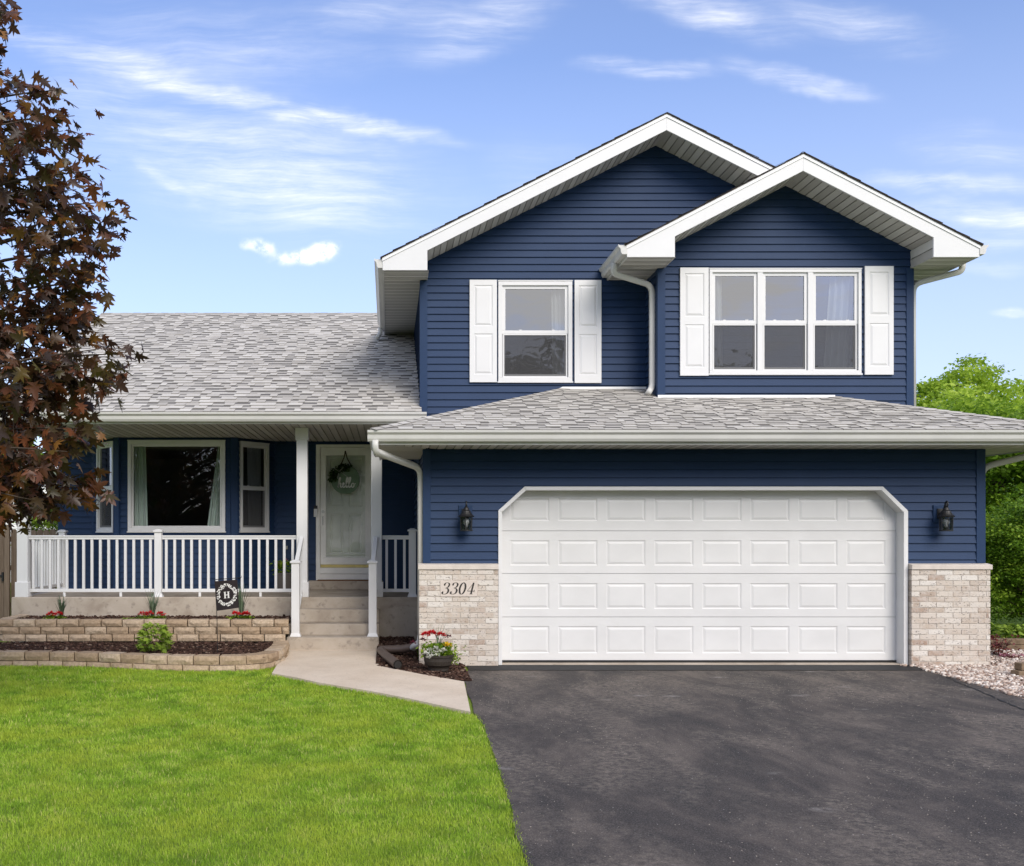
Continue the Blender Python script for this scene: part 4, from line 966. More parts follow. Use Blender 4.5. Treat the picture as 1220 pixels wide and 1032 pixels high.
# ------------------------------------------------------------------ steps, railings
st = empty('concrete_steps', (-0.78,Y(14.5),0), 'grey concrete steps leading up to the front porch', 'steps')
for z, D_ in ((0.200,14.10),(0.360,14.40),(0.545,14.68)):
    zb_ = {0.200:-0.02, 0.360:0.2005, 0.545:0.3605}[z]
    m = MB(); m.box(-1.42,-0.135,Y(D_),Y(14.945),zb_,z); kid(m.build('step', 'old_concrete', bevel=0.010), st)
def capped_post(m, x, y, z0, z1, w_=0.05, flare=0.022):
    m.box(x-w_,x+w_,y-w_,y+w_,z0,z1-0.045)
    c_ = w_+0.018; m.box(x-c_,x+c_,y-c_,y+c_,z1-0.046,z1-0.022)
    a = [(x-c_,y-c_,z1-0.022),(x+c_,y-c_,z1-0.022),(x+c_,y+c_,z1-0.022),(x-c_,y+c_,z1-0.022)]; q = c_*0.35
    b = [(x-q,y-q,z1),(x+q,y-q,z1),(x+q,y+q,z1),(x-q,y+q,z1)]
    m.raw(a+b, [(0,1,5,4),(1,2,6,5),(2,3,7,6),(3,0,4,7),(4,5,6,7)])
    a = [(x-w_-flare,y-w_-flare,z0),(x+w_+flare,y-w_-flare,z0),(x+w_+flare,y+w_+flare,z0),(x-w_-flare,y+w_+flare,z0)]
    q = w_+0.001; b = [(x-q,y-q,z0+0.05),(x+q,y-q,z0+0.05),(x+q,y+q,z0+0.05),(x-q,y+q,z0+0.05)]
    m.raw(a+b, [(0,1,5,4),(1,2,6,5),(2,3,7,6),(3,0,4,7)])
RT, RB = 1.615, 0.823
def railing(name_loc, label, spans, posts, axis='x'):
    t_ = empty('porch_railing', name_loc, label, 'railing', 'white porch railings')
    def add(n_, m): return kid(m.build(n_, 'white_vinyl', bevel=0.004), t_)
    for (a, b, c_) in spans:
        def bx(m, u0, u1, hw, z0, z1):
            if axis == 'x': m.box(u0,u1,c_-hw,c_+hw,z0,z1)
            else: m.box(c_-hw,c_+hw,u0,u1,z0,z1)
        m = MB(); bx(m,a,b,0.035,RT-0.022,RT); bx(m,a,b,0.024,RT-0.060,RT-0.0225); add('top_rail', m)
        m = MB(); bx(m,a,b,0.024,RB-0.048,RB); add('bottom_rail', m)
        n = int(round((b-a)/0.1245)); sp = (b-a)/n
        for i in range(n):
            u = a+(i+0.5)*sp; m = MB(); bx(m,u-0.019,u+0.019,0.019,RB+0.0005,RT-0.0605); add('baluster', m)
        if axis == 'x' and (b-a) > 1:
            for q in (0.28,0.73):
                u = a+(b-a)*q; m = MB(); m.box(u-0.018,u+0.018,c_-0.018,c_+0.018,ZD+0.001,RB-0.0485); add('rail_support', m)
    for (x, y, zt_) in posts:
        m = MB(); capped_post(m, x, y, ZD+0.001, zt_, 0.052); add('post', m)
YR = Y(15.07)
railing((-3.4,YR,ZD), 'long white baluster railing along the front of the porch under the bay window', [(-5.33,-3.47,YR),(-3.36,-1.36,YR)], [(-3.414,YR,Z(630.5,15.05))])
railing((-5.41,Y(16),ZD), 'white baluster railing closing the left end of the porch', [(Y(15.15),Y(16.8),-5.41)], [(-5.41,Y(16.86),Z(630.5,15.05))], 'y')
railing((0.1,YR,ZD), 'short white railing section right of the steps beside the garage', [(-0.095,0.300,YR)], [(0.352,YR,Z(629.5,15.05))])
def handrail(x, xc, label):
    t_ = empty('step_handrail', (x,Y(14.28),0.2), label, 'handrail', 'white handrails of the porch steps')
    def add(n_, m): return kid(m.build(n_, 'white_vinyl', bevel=0.004), t_)
    m = MB(); capped_post(m, x, Y(14.27), 0.201, 1.275, 0.056); add('post', m)
    y0, y1 = Y(14.33), Y(14.985)
    def bar(m, za, zb, h, hw): m.prism([(x-hw,y0,za),(xc+0*hw-hw,y1,zb),(xc-hw,y1,zb-h),(x-hw,y0,za-h)], (2*hw,0,0))
    m = MB(); bar(m, 1.215, 1.600, 0.055, 0.030); add('top_rail', m)
    m = MB(); bar(m, 0.400, 0.840, 0.048, 0.022); add('bottom_rail', m)
    for i in range(4):
        f = (i+0.6)/4.3; y = y0+(y1-y0)*f; xx = x+(xc-x)*f
        m = MB(); m.box(xx-0.018,xx+0.018,y-0.018,y+0.018,0.365+0.44*f+0.02,1.175+0.385*f+0.003); add('baluster', m)
handrail(-1.306, -1.285, 'white handrail on the left side of the porch steps')
handrail(-0.224, -0.190, 'white handrail on the right side of the porch steps')

# ------------------------------------------------------------------ small things
def stroke(m, pts, wmin, wmax, y, nib=R(0), org=(0,0), s=1.0, slant=0.0, th=0.002):
    """broad-nib pen stroke in the x-z plane: thick where the line runs upright, thin where it runs across"""
    P = spline([(p[0], 0, p[1]) for p in pts], 7)
    L_, R_ = [], []
    for i, p in enumerate(P):
        d = (P[min(i+1,len(P)-1)]-P[max(i-1,0)]).normalized()
        w_ = wmin+(wmax-wmin)*abs(d.z)**1.6; n_ = V3((-d.z,0,d.x))*w_/2
        L_.append(p+n_); R_.append(p-n_)
    T_ = lambda p: (org[0]+s*(p.x+slant*p.z), y, org[1]+s*p.z)
    for i in range(len(P)-1):
        q = [T_(L_[i]), T_(L_[i+1]), T_(R_[i+1]), T_(R_[i])]
        m.face(q)
def dot(m, x, z, r, y, org, s, slant):
    m.face([(org[0]+s*(x+r*math.cos(a)+slant*(z+r*math.sin(a))), y, org[1]+s*(z+r*math.sin(a))) for a in [2*math.pi*i/14 for i in range(14)]])
# house number plaque
plq = empty('number_plaque', (X(546.5,12.48),-0.105,Z(701,12.48)), 'pale stone plaque reading 3304 set on the left brick pillar', 'house number')
m = MB(); x0, x1, z0, z1 = X(524.5,12.48), X(569,12.48), Z(711,12.48), Z(692,12.48); m.box(x0,x1,-0.112,-0.10,z0,z1); kid(m.build('plaque', 'plaque_stone', bevel=0.003), plq)
def digit3(m, ox):
    o_ = (ox, z0+0.030); s = 0.142; sl = 0.22
    stroke(m, [(0.06,0.80),(0.10,0.93),(0.25,1.0),(0.42,0.93),(0.47,0.78),(0.38,0.60),(0.20,0.53)], 0.03, 0.15, -0.1135, org=o_, s=s, slant=sl)
    stroke(m, [(0.20,0.53),(0.40,0.48),(0.50,0.30),(0.42,0.08),(0.20,0.0),(0.04,0.06),(0.0,0.18)], 0.03, 0.16, -0.1136, org=o_, s=s, slant=sl)
    dot(m, 0.08, 0.80, 0.065, -0.1137, o_, s, sl); dot(m, 0.03, 0.18, 0.07, -0.1138, o_, s, sl)
pw = x1-x0
for i in range(2):
    m = MB(); digit3(m, x0+0.020+i*0.103); kid(m.build('digit', 'number_black'), plq)
m = MB(); o_ = (x0+0.225, z0+0.030)
stroke(m, [(0.24,1.0),(0.08,0.86),(0.0,0.5),(0.08,0.14),(0.24,0.0),(0.40,0.14),(0.48,0.5),(0.40,0.86),(0.24,1.0)], 0.03, 0.16, -0.1135, org=o_, s=0.142, slant=0.22); kid(m.build('digit', 'number_black'), plq)
m = MB(); o_ = (x0+0.325, z0+0.030)
stroke(m, [(0.42,1.0),(0.40,0.66),(0.38,0.33),(0.37,0.0)], 0.15, 0.15, -0.1135, org=o_, s=0.142, slant=0.20)
stroke(m, [(0.42,1.0),(0.28,0.76),(0.14,0.52),(0.0,0.28)], 0.035, 0.035, -0.1136, org=o_, s=0.142, slant=0.20)
stroke(m, [(0.0,0.27),(0.2,0.27),(0.4,0.27),(0.60,0.27)], 0.05, 0.05, -0.1137, org=o_, s=0.142, slant=0.20)
stroke(m, [(0.24,0.015),(0.33,0.015),(0.42,0.015),(0.51,0.015)], 0.04, 0.04, -0.1138, org=o_, s=0.142, slant=0.20)
stroke(m, [(0.60,0.18),(0.60,0.25),(0.60,0.31),(0.60,0.38)], 0.04, 0.05, -0.1139, org=o_, s=0.142, slant=0.20)
kid(m.build('digit', 'number_black'), plq)
# wall lanterns
def lantern(x, label):
    t_ = empty('wall_lantern', (x,0,1.95), label, 'wall lantern', 'lanterns either side of the garage door')
    yl = -0.165
    def add(n_, m, mt_, **kw): o = m.build(n_, mt_, None, **kw); return kid(o, t_)
    m = MB(); m.box(x-0.085,x+0.085,-0.034,-0.004,1.775,1.995); add('mounting_block', m, 'navy_vinyl', bevel=0.006)
    m = MB(); m.box(x-0.045,x+0.045,-0.05,-0.0345,1.83,1.95)
    m.tube(spline([(x,-0.05,1.90),(x,-0.085,1.905),(x,-0.12,1.96),(x,-0.150,2.02),(x,-0.185,2.035),(x,-0.205,2.0),(x,-0.185,1.965),(x,yl,1.955)],5), 0.009, 8); add('arm', m, 'black_iron', bevel=0.002)
    m = MB(); m.lathe([(0.0,0.17),(0.009,0.165),(0.013,0.125),(0.026,0.108),(0.040,0.078),(0.055,0.064),(0.057,0.055),(0.070,0.032),(0.084,0.014),(0.102,0.0),(0.092,-0.008),(0.0,-0.006)], (x,yl,1.852), 18); add('cap', m, 'black_iron', smooth=False)
    m = MB(); m.lathe([(0.070,0.0),(0.064,-0.165)], (x,yl,1.848), 18); add('glass_shade', m, 'lantern_glass', smooth=True)
    m = MB()
    for i in range(6):
        a = i*math.pi/3+0.3; b = a+math.pi/3
        p = lambda r_, an, z: (x+r_*math.cos(an), yl+r_*math.sin(an), z)
        m.tube([p(0.076,a,1.848),p(0.070,a,1.682)], 0.0065, 5)
        m.tube([p(0.073,a,1.835),p(0.067,b,1.695)], 0.0022, 4); m.tube([p(0.073,b,1.835),p(0.067,a,1.695)], 0.0022, 4)
    add('cage', m, 'black_iron')
    m = MB(); m.lathe([(0,0.0),(0.068,0.0),(0.080,0.006),(0.080,0.016),(0.04,0.020),(0.022,0.05),(0,0.05)], (x,yl,1.670), 18); add('base', m, 'black_iron')
    m = MB(); m.lathe([(0,0.0),(0.014,0.0),(0.017,0.02),(0.032,0.045),(0.038,0.068),(0.031,0.094),(0.013,0.110),(0,0.112)], (x,yl,1.718), 16); add('bulb', m, 'bulb_white', smooth=True)
lantern(X(555.5,12.44), 'black wall lantern on the blue siding left of the garage door')
lantern(X(1127,12.44), 'black wall lantern on the blue siding right of the garage door')
# hello sign hanging on the storm door
sx, sz, sy = X(411.5,DW)-0.0, Z(571.5,DW), Y(DW)-0.03
sg_ = empty('hello_sign', (sx,sy,sz), 'round green door sign reading hello with a bow and greenery', 'door sign')
def add(n_, m, mt_, p, **kw): return kid(m.build(n_, mt_, None, **kw), p)
m = MB(); rd = 0.245
m.lathe([(0,0.006),(rd-0.004,0.006),(rd,0.003),(rd,-0.003),(0,-0.003)], (0,0,0), 40); rotmb(m, Matrix.Translation((sx,sy,sz)) @ rot); add('disc', m, 'sign_green', sg_)
m = MB(); hz = sz+0.485
m.tube([(sx-0.09,sy-0.004,sz+0.22),(sx-0.02,sy-0.006,sz+0.37),(sx,sy-0.008,hz)], 0.010, 6); m.tube([(sx+0.11,sy-0.004,sz+0.215),(sx+0.03,sy-0.006,sz+0.36),(sx,sy-0.008,hz)], 0.010, 6); add('hanging_cord', m, 'bark', sg_)
m = MB(); o_ = (sx-0.130, sz-0.135); s_ = 0.17
for pts_ in ([(0.0,0.05),(0.12,0.30),(0.28,0.85),(0.26,1.0),(0.18,0.9),(0.12,0.5),(0.05,0.0),(0.14,0.30),(0.26,0.45),(0.32,0.36),(0.30,0.08),(0.38,0.02),(0.48,0.12)],
             [(0.48,0.12),(0.62,0.30),(0.64,0.42),(0.56,0.45),(0.50,0.25),(0.56,0.03),(0.66,0.03),(0.78,0.18)],
             [(0.78,0.18),(0.96,0.55),(1.04,0.92),(0.98,1.02),(0.90,0.85),(0.84,0.40),(0.88,0.04),(0.98,0.06),(1.06,0.20)],
             [(1.06,0.20),(1.22,0.55),(1.30,0.92),(1.24,1.02),(1.16,0.85),(1.10,0.40),(1.14,0.04),(1.24,0.04),(1.34,0.18)],
             [(1.52,0.42),(1.42,0.36),(1.38,0.18),(1.46,0.02),(1.58,0.06),(1.64,0.24),(1.58,0.40),(1.48,0.42),(1.60,0.34),(1.80,0.38)]):
    stroke(m, pts_, 0.075, 0.115, sy-0.0085, org=o_, s=s_)
add('hello_lettering', m, 'sign_white', sg_)
n = 420; th = rng.uniform(R(72), R(186), n); rr_ = rd*rng.uniform(0.62,1.12,n)
P_ = np.stack([sx+rr_*np.cos(th), sy-0.02-rng.uniform(0,0.05,n), sz+rr_*np.sin(th)], 1)
kid(scatter_leaves('greenery', P_, 0.055, 'dark_leaf', rng.uniform(0,1,n)), sg_)
m = MB()
for (dx, dz, ex, ez) in ((-0.10,0.13,-0.19,0.19),(-0.10,0.13,-0.03,0.20),(-0.10,0.13,-0.13,0.01),(-0.08,0.13,0.05,0.03)):
    a = V3((sx+dx,sy-0.085,sz+dz)); b = V3((sx+ex,sy-0.08,sz+ez)); p = (b-a).normalized().cross(V3((0,1,0)))*0.006
    m.face([a-p*0.5,b-p,b+p,a+p*0.5])
add('bow', m, 'grey_plastic', sg_)
# garden flag
fD = 12.72; fx = X(258.5,fD); fy = Y(fD); fl = empty('garden_flag', (fx,fy,LZ), 'small black garden flag with a white wreath and letter H on a thin stake', 'garden flag')
ft = Z(693.5,fD)+0.01
m = MB(); m.tube([(fx+0.01,fy,LZ-0.1),(fx,fy,0.6),(fx-0.025,fy,ft+0.005),(fx-0.02,fy,ft+0.02),(fx+0.31,fy-0.03,ft+0.045),(fx+0.315,fy-0.03,ft+0.07)], 0.0045, 6); add('stake', m, 'black_iron', fl)
def flagp(u, v, y=0.0):        # u 0..1 across, v 0..1 down
    return V3((fx-0.030+0.292*u+0.028*v*(1-0.35*u), fy-0.012-0.03*u+0.014*math.sin(u*5+v*2)*v-y, ft+0.0*u+0.022*u-0.372*v+0.02*u*v))
m = MB(); nu = 14
for i in range(nu):
    for j in range(nu): m.face([flagp(i/nu,(j+1)/nu),flagp((i+1)/nu,(j+1)/nu),flagp((i+1)/nu,j/nu),flagp(i/nu,j/nu)])
add('flag_cloth', m, 'flag_cloth', fl, smooth=True)
m = MB()
for i in range(220):
    a = random.uniform(0,2*math.pi); r0 = random.uniform(0.29,0.43); c_ = (0.5+r0*math.cos(a), 0.50+0.86*r0*math.sin(a)); sz_ = random.uniform(0.02,0.055)
    d = a+random.choice((-1,1))*random.uniform(0.3,1.5); e = (c_[0]+sz_*1.6*math.cos(d), c_[1]+sz_*1.4*math.sin(d)); nx_, ny_ = -math.sin(d)*sz_*0.5, math.cos(d)*sz_*0.45
    mid = ((c_[0]+e[0])/2, (c_[1]+e[1])/2); yy = 0.002+i*0.00001
    m.face([flagp(*c_,yy), flagp(mid[0]+nx_,mid[1]+ny_,yy), flagp(*e,yy), flagp(mid[0]-nx_,mid[1]-ny_,yy)])
add('wreath_print', m, 'flag_white', fl)
m = MB(); n_ = 30
m.face([flagp(0.5+0.27*math.cos(2*math.pi*i/n_), 0.5+0.22*math.sin(2*math.pi*i/n_), 0.0045) for i in range(n_)]); add('dark_oval', m, 'flag_cloth', fl)
m = MB()
for (a, b, c_, d) in ((0.39,0.455,0.40,0.60),(0.545,0.61,0.40,0.60),(0.455,0.545,0.487,0.513),(0.365,0.48,0.388,0.401),(0.365,0.48,0.599,0.612),(0.52,0.635,0.388,0.401),(0.52,0.635,0.599,0.612)):
    m.face([flagp(a,d,0.0062),flagp(b,d,0.0062),flagp(b,c_,0.0062),flagp(a,c_,0.0062)])
add('letter', m, 'flag_white', fl)
# door mat
m = MB(); m.box(-1.19,-0.30,Y(16.915),Y(17.13),0.8535,0.868); tag(m.build('door_mat', 'mat_brown', bevel=0.003), 'brown door mat lying on the top step below the front door', 'door mat')
# drain pipe beside the steps
dp = empty('drain_pipe', (0.05,Y(12.9),0.05), 'brown plastic drain pipe elbow lying on the mulch right of the steps', 'drain pipe')
pts_ = rounded([(0.345,Y(12.95),0.20),(0.17,Y(13.12),0.15),(-0.11,Y(13.35),0.115),(-0.03,Y(12.85),0.095),(X(474,12.2),Y(12.05),0.085)], 0.07, 5)
m = MB(); m.tube(pts_, 0.052, 18, cap=False); m.tube(pts_[-3:], 0.056, 18, cap=False); add('pipe', m, 'brown_pipe', dp, smooth=True)
m = MB(); m.tube([p for p in pts_[-6:]], 0.046, 18); add('pipe_bore', m, 'pipe_inside', dp)
m = MB(); m.tube([(0.40,Y(12.72),0.36),(0.395,Y(12.75),0.27),(0.31,Y(12.93),0.19)], 0.042, 12, sq=0.6); add('downspout_shoe', m, 'white_vinyl', dp, smooth=True)
# flower pot
px_, pD = X(522.5,11.95), 11.95; pot = empty('flower_pot', (px_,Y(pD),0.03), 'dark round pot of red, white and yellow flowers on the mulch by the brick', 'flower pot')
m = MB(); m.lathe([(0,0),(0.115,0),(0.120,0.012),(0.120,0.03),(0.128,0.05),(0.160,0.075),(0.172,0.12),(0.174,0.165),(0.188,0.170),(0.190,0.195),(0.178,0.197),(0.168,0.15),(0,0.15)], (px_,Y(pD),0.028), 32); add('bowl', m, 'bronze_plastic', pot, smooth=False)
def tuft(c, rad, hgt, n, size, mat, name, parent, droop=0.2, shape=OVAL):
    P = np.stack([c[0]+rng.normal(0,rad*0.55,n), c[1]+rng.normal(0,rad*0.5,n), c[2]+rng.uniform(0,1,n)**0.8*hgt], 1)
    return kid(scatter_leaves(name, P, size, mat, rng.uniform(0,1,n), shape, droop=droop), parent)
pc = (px_, Y(pD), 0.20)
tuft((px_,pc[1],0.19), 0.155, 0.16, 700, 0.048, 'green_leaf', 'foliage', pot); tuft((px_-0.02,pc[1]-0.02,0.29), 0.08, 0.06, 260, 0.03, 'hedge_leaf', 'foliage', pot)
tuft((px_+0.17,pc[1]-0.02,0.12), 0.06, 0.12, 120, 0.035, 'bright_leaf', 'trailing_foliage', pot, 0.9)
def blooms(cs, rad, n, size, mat, name, parent, flat=0.6):
    for c in cs:
        d = rng.normal(0,1,(n,3)); d /= np.linalg.norm(d,axis=1)[:,None]; d[:,2] = np.abs(d[:,2])*0.9
        P = np.array(c)+d*rad*rng.uniform(0.5,1,(n,1))*np.array((1,1,flat))
        kid(scatter_leaves(name, P, size, mat, rng.uniform(0,1,n), OVAL, dirs=d.copy()+rng.normal(0,0.3,(n,3))), parent)
zq = lambda y: Z(y, pD)
blooms([(X(507.5,pD),pc[1]-0.03,zq(757)),(X(514.5,pD),pc[1]+0.03,zq(756)),(X(525,pD),pc[1],zq(757.5))], 0.046, 150, 0.026, 'petal_red', 'red_bloom', pot, 0.95)
blooms([(X(504,pD),pc[1]-0.05,zq(762)),(X(492,pD),pc[1]-0.02,zq(766)),(X(534,pD),pc[1],zq(759))], 0.03, 40, 0.026, 'petal_dark', 'small_bloom', pot)
blooms([(X(531,pD),pc[1]-0.15,zq(767)),(X(534,pD),pc[1]-0.13,zq(768))], 0.030, 40, 0.026, 'petal_yellow', 'yellow_bloom', pot)
blooms([(X(a,pD-.17),pc[1]-0.175+0.02*random.random(),Z(b,pD-.17)) for a, b in ((508,779),(513,775),(517,778),(521,781),(525,777),(529,775),(514,782),(519,773),(511,784))], 0.028, 40, 0.026, 'petal_white', 'white_bloom', pot)
def spikes(c, n, h, spread, mat, name, parent, w_=0.008, curve=0.4):
    m = MB()
    for i in range(n):
        a = random.uniform(0,2*math.pi); s_ = random.uniform(0.2,1)*spread; hh = h*random.uniform(0.6,1); b = V3(c)+V3((random.uniform(-.02,.02),random.uniform(-.02,.02),0))
        d = V3((math.cos(a),math.sin(a),0)); pw_ = d.cross(V3((0,0,1)))*w_
        prev = None; tn = random.random()
        for j in range(6):
            t_ = j/5; p = b+V3((0,0,hh*t_))+d*s_*t_**(1+curve*2); q = pw_*(1-t_**2)+pw_*0.1; 
            if prev: m.face([prev[0],prev[1],p+q,p-q], tn)
            prev = (p-q, p+q)
    return kid(m.build(name, mat), parent)
spikes((px_,pc[1],0.3), 12, 0.36, 0.20, 'iris_leaf', 'spike_leaves', pot, 0.004)
# upper bed plants: three clumps
def clump(px, D_, yt, red, ground, label):
    x = X(px,D_); t_ = empty('flower_clump', (x,Y(D_),UZ), label, 'flowering plant', 'spiky plants with red flowers along the upper bed')
    spikes((x,Y(D_),UZ), 34, Z(yt,D_)-UZ, 0.16, 'iris_leaf', 'spike_leaves', t_, 0.009)
    for dx in red:
        tuft((x+dx,Y(D_)-0.08,UZ), 0.07, 0.06, 70, 0.05, 'green_leaf', 'foliage', t_)
        blooms([(x+dx,Y(D_)-0.10,UZ+0.075)], 0.050, 70, 0.034, 'petal_red', 'red_bloom', t_)
    if ground:
        P = np.stack([x-0.25+rng.uniform(-0.16,0.22,220), Y(D_)-0.15+rng.normal(0,0.05,220), UZ+rng.uniform(0,0.03,220)],1)
        kid(scatter_leaves('ground_cover', P, 0.035, 'bright_leaf', rng.uniform(0,1,220)), t_)
clump(73, 14.5, 706, (-0.12,0.0), False, 'spiky leaf clump with red flowers at the left end of the upper bed')
clump(182, 14.5, 701, (-0.02,0.14,-0.12), True, 'spiky leaf clump with red flowers and lime ground cover in the upper bed middle')
clump(287, 14.5, 692, (0.08,-0.06,0.10), False, 'spiky leaf clump with red flowers in the upper bed behind the garden flag')
# lower bed shrub
shx, shD = X(183.5,12.75), 12.75; sh = empty('leafy_shrub', (shx,Y(shD),LZ), 'small bright green leafy shrub growing in the lower mulch bed', 'shrub')
m = MB()
for i in range(9):
    a = random.uniform(0,6.28); m.tube([(shx,Y(shD),LZ-0.03),(shx+0.08*math.cos(a),Y(shD)+0.08*math.sin(a),LZ+0.18),(shx+0.15*math.cos(a),Y(shD)+0.13*math.sin(a),LZ+0.32)], 0.004, 5)
add('stem', m, 'bark', sh)
n = 300; a = rng.uniform(0,6.283,n); q = rng.uniform(0,1,n); rr_ = 0.20*np.sqrt(rng.uniform(0.15,1,n))*(1-0.45*q**2)
P = np.stack([shx+rr_*np.cos(a), Y(shD)+rr_*np.sin(a), LZ+0.04+0.33*q],1); d = np.stack([np.cos(a),np.sin(a),rng.normal(-0.1,0.4,n)],1)
kid(scatter_leaves('foliage', P, 0.062, 'bright_leaf', np.clip(0.3+0.6*q+rng.normal(0,0.15,n),0,1), STAR, dirs=d), sh)
# planter on the porch
plx, plD = X(338.5,16.3), 16.3; pl = empty('porch_planter', (plx,Y(plD),ZD), 'grey tapered planter with green foliage standing on the porch behind the railing', 'planter')
m = MB(); m.lathe([(0,0),(0.10,0),(0.115,0.05),(0.15,0.28),(0.16,0.285),(0.16,0.31),(0.145,0.31),(0.14,0.26),(0,0.26)], (plx,Y(plD),ZD+0.001), 24); add('pot', m, 'pot_grey', pl)
tuft((plx,Y(plD),ZD+0.29), 0.16, 0.22, 260, 0.06, 'green_leaf', 'foliage', pl); blooms([(plx+0.03,Y(plD)-0.06,ZD+0.5),(plx-0.09,Y(plD)-0.05,ZD+0.46)], 0.03, 20, 0.025, 'petal_pink', 'pink_bloom', pl)
# barberry by the right pillar
bx_, bD = X(1188,13.4), 13.4; bb = empty('barberry', (bx_,Y(bD),0), 'low dark red leaved shrub in the gravel behind the right brick pillar', 'shrub')
m = MB()
for i in range(12):
    a = random.uniform(0,6.28); m.tube([(bx_,Y(bD),0),(bx_+0.18*math.cos(a),Y(bD)+0.15*math.sin(a),0.25)], 0.003, 4)
add('stem', m, 'bark', bb)
n = 420; P = np.stack([bx_+rng.normal(0,0.10,n), Y(bD)+rng.normal(0,0.10,n), 0.03+rng.uniform(0,0.28,n)],1); kid(scatter_leaves('foliage', P, 0.04, 'dark_red_leaf', rng.uniform(0,1,n)), bb)
gx_, gD = X(1203,13.2), 13.2; gc = empty('ground_plant', (gx_,Y(gD),0), 'low pink flowering ground plant in the gravel before the timber', 'plant')
tuft((gx_,Y(gD),0.01), 0.12, 0.05, 160, 0.03, 'dark_red_leaf', 'foliage', gc); blooms([(gx_+dx,Y(gD)-0.02,0.055) for dx in (-0.12,-0.04,0.05,0.13)], 0.035, 24, 0.02, 'petal_pink', 'pink_bloom', gc)

hx2, hD2 = X(1212,15.0), 15.0; ht = empty('hosta', (hx2,Y(hD2),0), 'low bright green leafy plant between the timber and the hedge', 'plant')
tuft((hx2,Y(hD2),0.12), 0.42, 0.16, 700, 0.09, 'bright_leaf', 'foliage', ht)
# ------------------------------------------------------------------ fence
FD = 17.7
fn = empty('wooden_fence', (-8,Y(FD),0), 'weathered brown dog eared picket fence left of the house', 'fence')
xx = -15.0; i = 0
m = MB(); gate = MB()
while xx < WL-0.02:
    wd = 0.138; top = 1.735+random.uniform(-.012,.012); c = 0.03; y0 = Y(FD)+random.uniform(-.003,.003)
    if xx > -7.3: top -= 0.02; wd = 0.105
    tn = random.random()
    m.prism([(xx,y0,0.03),(xx+wd,y0,0.03),(xx+wd,y0,top-c),(xx+wd-c,y0,top),(xx+c,y0,top),(xx,y0,top-c)], (0,0.018,0), tn); xx += wd+0.008
add('pickets', m, 'fence_wood', fn, bevel=0.002)
for z in (0.35, 1.0, 1.5):
    m = MB(); m.box(-15,WL,Y(FD)+0.022,Y(FD)+0.06,z,z+0.09,0.4); add('rail', m, 'fence_wood', fn)
for x in (-13.5,-11.1,-8.8,X(9.8,FD)):
    m = MB(); m.box(x-0.045,x+0.045,Y(FD)-0.075,Y(FD)-0.006,0,1.80,0.75); add('post', m, 'fence_wood', fn, bevel=0.006)
m = MB(); zl = Z(686,FD); xl = X(3,FD); m.box(xl-0.10,xl+0.055,Y(FD)-0.03,Y(FD)-0.006,zl-0.012,zl+0.012); m.box(xl+0.0,xl+0.03,Y(FD)-0.05,Y(FD)-0.006,zl-0.09,zl+0.06); add('gate_latch', m, 'black_iron', fn)

# ------------------------------------------------------------------ neighbour's house
nD = 34.0; nx0 = X(54,nD); nz = Z(550,nD); nb = empty('neighbour_house', (nx0,Y(nD),0), 'white gabled house beyond the fence, mostly hidden behind the maple', 'house')
hw = 3.6; nzE = nz-0.52*hw
m = MB()
zz = 0.0
while zz < nz-0.2:
    w_ = hw if zz+0.13 <= nzE else (nz-zz-0.13)/0.52
    w_ = min(hw, max(0, w_)); m.face([(nx0-w_,Y(nD)-0.02,zz),(nx0+w_,Y(nD)-0.02,zz),(nx0+w_,Y(nD)-0.003,zz+0.13),(nx0-w_,Y(nD)-0.003,zz+0.13)]); zz += 0.13
m.box(nx0-hw+0.01,nx0+hw-0.01,Y(nD),Y(nD+9),0,nzE)
add('wall', m, 'neighbour_white', nb)
m = MB()
for s_ in (-1,1): m.prism([(nx0,Y(nD)-0.45,nz+0.12),(nx0+s_*(hw+0.4),Y(nD)-0.45,nz+0.12-0.52*(hw+0.4)),(nx0+s_*(hw+0.4),Y(nD)-0.45,nz-0.02-0.52*(hw+0.4)),(nx0,Y(nD)-0.45,nz-0.02)], (0,9.9,0))
add('roof', m, 'shingle', nb)
m = MB()
for s_ in (-1,1): m.prism([(nx0,Y(nD)-0.49,nz+0.10),(nx0+s_*(hw+0.42),Y(nD)-0.49,nz+0.10-0.52*(hw+0.42)),(nx0+s_*(hw+0.42),Y(nD)-0.49,nz-0.10-0.52*(hw+0.42)),(nx0,Y(nD)-0.49,nz-0.10)], (0,0.035,0))
add('rake_fascia', m, 'white_trim', nb)

# ------------------------------------------------------------------ trees
def limbs(m, base, targets, r0, top, n_main=7):
    trunk = [V3(base), V3(base)+V3((0.03,0.02,top*0.35)), V3(base)+V3((-0.02,0.04,top*0.7)), V3(base)+V3((0.02,0,top))]
    tp = spline(trunk, 5); m.tube(tp, [r0*(1.25 if i == 0 else 1)*(1-0.82*i/len(tp)) for i in range(len(tp))], 10)
    for tg in targets:
        tg = V3(tg); hz_ = max(base[2]+top*0.18, min(base[2]+top*0.97, tg.z-(V3((tg.x,tg.y,0))-V3((base[0],base[1],0))).length*random.uniform(0.35,0.7)))
        st_ = V3((base[0],base[1],hz_)); f_ = (hz_-base[2])/top; rr0 = r0*(1-0.8*f_)*0.5
        mid = st_.lerp(tg,0.5)+V3((random.uniform(-.1,.1),random.uniform(-.1,.1),0.08))*(tg-st_).length*0.3
        q = spline([st_,mid,tg],5); m.tube(q, [max(0.004, rr0*(1-0.88*i/len(q))) for i in range(len(q))], 5)
